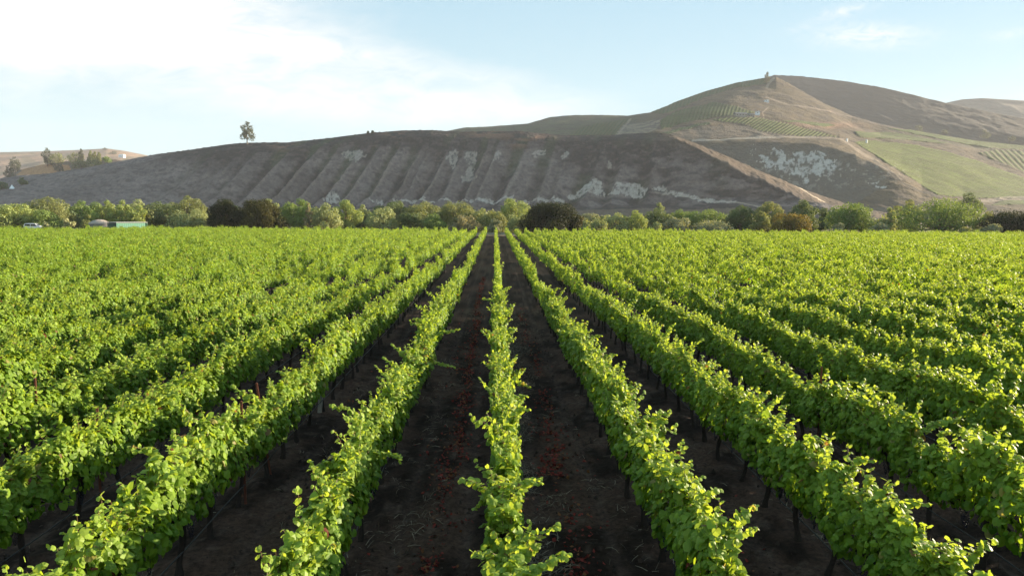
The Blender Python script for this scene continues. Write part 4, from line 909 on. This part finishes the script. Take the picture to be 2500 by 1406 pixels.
for x in (-1.35, 1.4):
    for q in (-.84, .84):
        bm = bmesh.new(); bmesh.ops.create_cone(bm, segments=18, radius1=.37, radius2=.37, depth=.24, cap_ends=True, matrix=Matrix.Translation((x, q, .07)) @ Matrix.Rotation(R(90), 4, 'X')); wh = fin('wheel', bm, TYRE, s)
        bm = bmesh.new(); bmesh.ops.create_cone(bm, segments=14, radius1=.22, radius2=.22, depth=.27, cap_ends=True, matrix=Matrix.Translation((x, q, .07)) @ Matrix.Rotation(R(90), 4, 'X')); fin('rim', bm, STEEL, wh)
tag(s, 'white car parked at the far left end of the field', 'car')
# dome tent
P = unproj(243, 550, 196.0); s = empty('dome_tent', (P[0], 196, 0))
bm = bmesh.new(); prev = None; rings = []
for zz, rd in ((1.95, 2.72), (2.15, 2.6), (2.5, 2.2), (2.85, 1.6), (3.05, 1.0), (3.14, .4), (3.16, .02)):
    rings.append([bm.verts.new((rd * math.cos(a * math.pi / 16), rd * math.sin(a * math.pi / 16), zz + (.03 if a % 4 == 0 else 0))) for a in range(32)])
for a, b in zip(rings[:-1], rings[1:]):
    for i in range(32): bm.faces.new((a[i], a[(i + 1) % 32], b[(i + 1) % 32], b[i]))
fin('roof', bm, CREAM, s)
bm = bmesh.new(); bmesh.ops.create_cone(bm, segments=32, radius1=2.6, radius2=2.6, depth=2.0, cap_ends=True, matrix=Matrix.Translation((0, 0, .98))); fin('wall', bm, plain('grey_canvas', (.2, .18, .17), .9), s)
tag(s, 'beige round dome tent standing at the left end of the vines', 'tent')
# green shed
P = unproj(311, 548, 183.0); s = empty('metal_shed', (P[0], 183, 0), R(50))
LX, LY, ZH = 7.2, 5.2, 2.55
def corr(a, b, z0, z1, nrm, m, name):
    a = np.array(a, float); b = np.array(b, float); n = int(np.hypot(*(b - a)) / .13); bm = bmesh.new(); rows_ = []
    for i in range(n + 1):
        p = a + (b - a) * i / n; q = p + np.array(nrm) * (.016 if (i // 2) % 2 else .004); k = p - np.array(nrm) * .05
        rows_.append([bm.verts.new((*q, z0)), bm.verts.new((*q, z1)), bm.verts.new((*k, z1)), bm.verts.new((*k, z0))])
    for u_, v_ in zip(rows_[:-1], rows_[1:]):
        for t in range(3): bm.faces.new((u_[t], v_[t], v_[t + 1], u_[t + 1]))
    bmesh.ops.recalc_face_normals(bm, faces=bm.faces); return fin(name, bm, m, s)
corr((-LX / 2, -LY / 2), (LX / 2, -LY / 2), 0, ZH, (0, -1), GREENP, 'wall')
corr((-LX / 2, LY / 2), (-LX / 2, -LY / 2), 0, ZH - .12, (-1, 0), GREEN_SHADE, 'wall')['label'] = 'green end wall with painted-in shade'
corr((LX / 2, -LY / 2), (LX / 2, LY / 2), 0, ZH, (1, 0), GREENP, 'wall'); corr((LX / 2, LY / 2), (-LX / 2, LY / 2), 0, ZH, (0, 1), GREENP, 'wall')
bm = bmesh.new(); bxm(bm, (0, 0, ZH + .10), (LX + .5, LY + .5, .12), 0, .02); fin('roof', bm, plain('pale_trim', (.42, .42, .38), .6), s)
for x, y in ((-LX / 2 - .12, -LY / 2 - .12), (LX / 2 + .12, -LY / 2 - .12), (-LX / 2 - .12, LY / 2 + .12)):
    bm = bmesh.new(); bxm(bm, (x, y, 1.35), (.12, .12, 2.7), 0, .01); fin('corner_post', bm, GREENP, s)
tag(s, 'green corrugated metal shed right of the dome tent', 'shed')
# white tipi
B = on('bluff', 30, 461); Y = B[1]; s = empty('tipi', B); hh = 9.5 / F * Y; rw = 6.2 / F * Y
bm = bmesh.new(); bmesh.ops.create_cone(bm, segments=14, radius1=rw, radius2=rw * .08, depth=hh, cap_ends=True, matrix=Matrix.Translation((0, 0, hh / 2 - .3))); fin('canvas', bm, WHITE, s)
V, q = merge([tube([(0, 0, hh * .85), (a, b, hh * 1.25)], [.06, .05], 5) for a, b in ((.4, .1), (-.35, .2), (.05, -.4))]); link('pole', npmesh('pole', V, [q]), WOODM, s)
tag(s, 'small white tipi on the slope at the left edge', 'tipi')
# houses
def house(name, B, wx, dy, hz, roof, rz, wallm, roofm, label, wins=3):
    s = empty(name, B, rz)
    bm = bmesh.new(); bxm(bm, (0, 0, hz / 2 - 1), (wx, dy, hz + 2)); fin('wall', bm, wallm, s)
    bm = bmesh.new(); o_ = .6; prism(bm, [(-dy / 2 - o_, hz - .05), (dy / 2 + o_, hz - .05), (0, hz + roof)], -wx / 2 - o_, wx / 2 + o_)
    bmesh.ops.rotate(bm, verts=bm.verts, cent=(0, 0, 0), matrix=Matrix.Rotation(R(90), 3, 'Z')); rf = fin('roof', bm, roofm, s)
    bm = bmesh.new(); bxm(bm, (wx * .2, dy * .12, hz + roof), (.8, .8, 1.6)); fin('chimney', bm, wallm, rf)
    for i in range(wins):
        bm = bmesh.new(); bxm(bm, (-wx / 2 + wx * (i + .5) / wins, -dy / 2 - .02, hz * .55), (min(1.5, wx / wins * .4), .12, min(1.3, hz * .35))); fin('window', bm, DARKGL, s)
    tag(s, label, 'house', 'houses on the hills')
TANW = plain('tan_wall', (.36, .30, .25), .9); 
B = on('vineyard_hill', 1808, 284); house('house', B, 19, 9, 3.4, 2.6, R(8), TANW, ROOFM, 'long grey roofed house above the striped vineyard plot', 4)
B = on('vineyard_hill', 1834, 285); house('house', B, 9, 8, 2.8, 1.8, R(-12), TANW, ROOFM, 'low tan house between grey roofed house and white house', 1)
B = on('vineyard_hill', 1849, 281); house('house', B, 7, 6, 4.6, 1.4, R(-18), WHITE, ROOFM, 'small white house right of the grey roofed house', 1)
B = on('vineyard_hill', 1871, 250); house('house', B, 8, 5, 2.6, 1.0, R(-10), WHITE, plain('pale_roof', (.6, .55, .48), .8), 'tiny white building high up below the hilltop tree', 1)
B = on('pasture_hill', 299, 385); house('house', B, 15, 9, 5.5, 3, R(-10), WHITE, plain('pale_roof2', (.7, .66, .62), .8), 'white farmhouse on the hazy pasture hill', 3)
for px, py, lab in ((2067, 346, 'white upright water tank, left of two on the slope'), (2115, 349, 'white upright water tank, right of two on the slope')):
    B = on('vineyard_hill', px, py); s = empty('water_tank', B)
    bm = bmesh.new(); bmesh.ops.create_cone(bm, segments=18, radius1=1.25, radius2=1.25, depth=5.0, cap_ends=True, matrix=Matrix.Translation((0, 0, 1.7))); fin('shell', bm, WHITE, s)
    bm = bmesh.new(); bmesh.ops.create_cone(bm, segments=18, radius1=1.3, radius2=.3, depth=.5, cap_ends=True, matrix=Matrix.Translation((0, 0, 4.46))); fin('lid', bm, STEEL, s)
    tag(s, lab, 'tank', 'water tanks on the slope')
# ------------------------------------------------------------------ haze
bm = bmesh.new(); bmesh.ops.create_cube(bm, size=1, matrix=Matrix.Translation((0, 0, 265 - 6)) @ Matrix.Diagonal((8800, 8800, 530, 1)))
hz = fin('haze', bm, None) if False else None
me = bpy.data.meshes.new('haze'); bm.to_mesh(me); bm.free(); hz = link('haze', me)
hm = bpy.data.materials.new('haze'); hm.use_nodes = True; nt = hm.node_tree; nt.nodes.clear()
ou = nt.nodes.new('ShaderNodeOutputMaterial'); pv = nt.nodes.new('ShaderNodeVolumePrincipled')
pv.inputs['Color'].default_value = (.90, .90, .96, 1); pv.inputs['Density'].default_value = .00007; pv.inputs['Anisotropy'].default_value = .05
L(nt, pv.outputs[0], ou.inputs['Volume']); me.materials.append(hm)
tag(hz, 'thin bluish haze over the valley and hills', 'haze', kind='stuff')
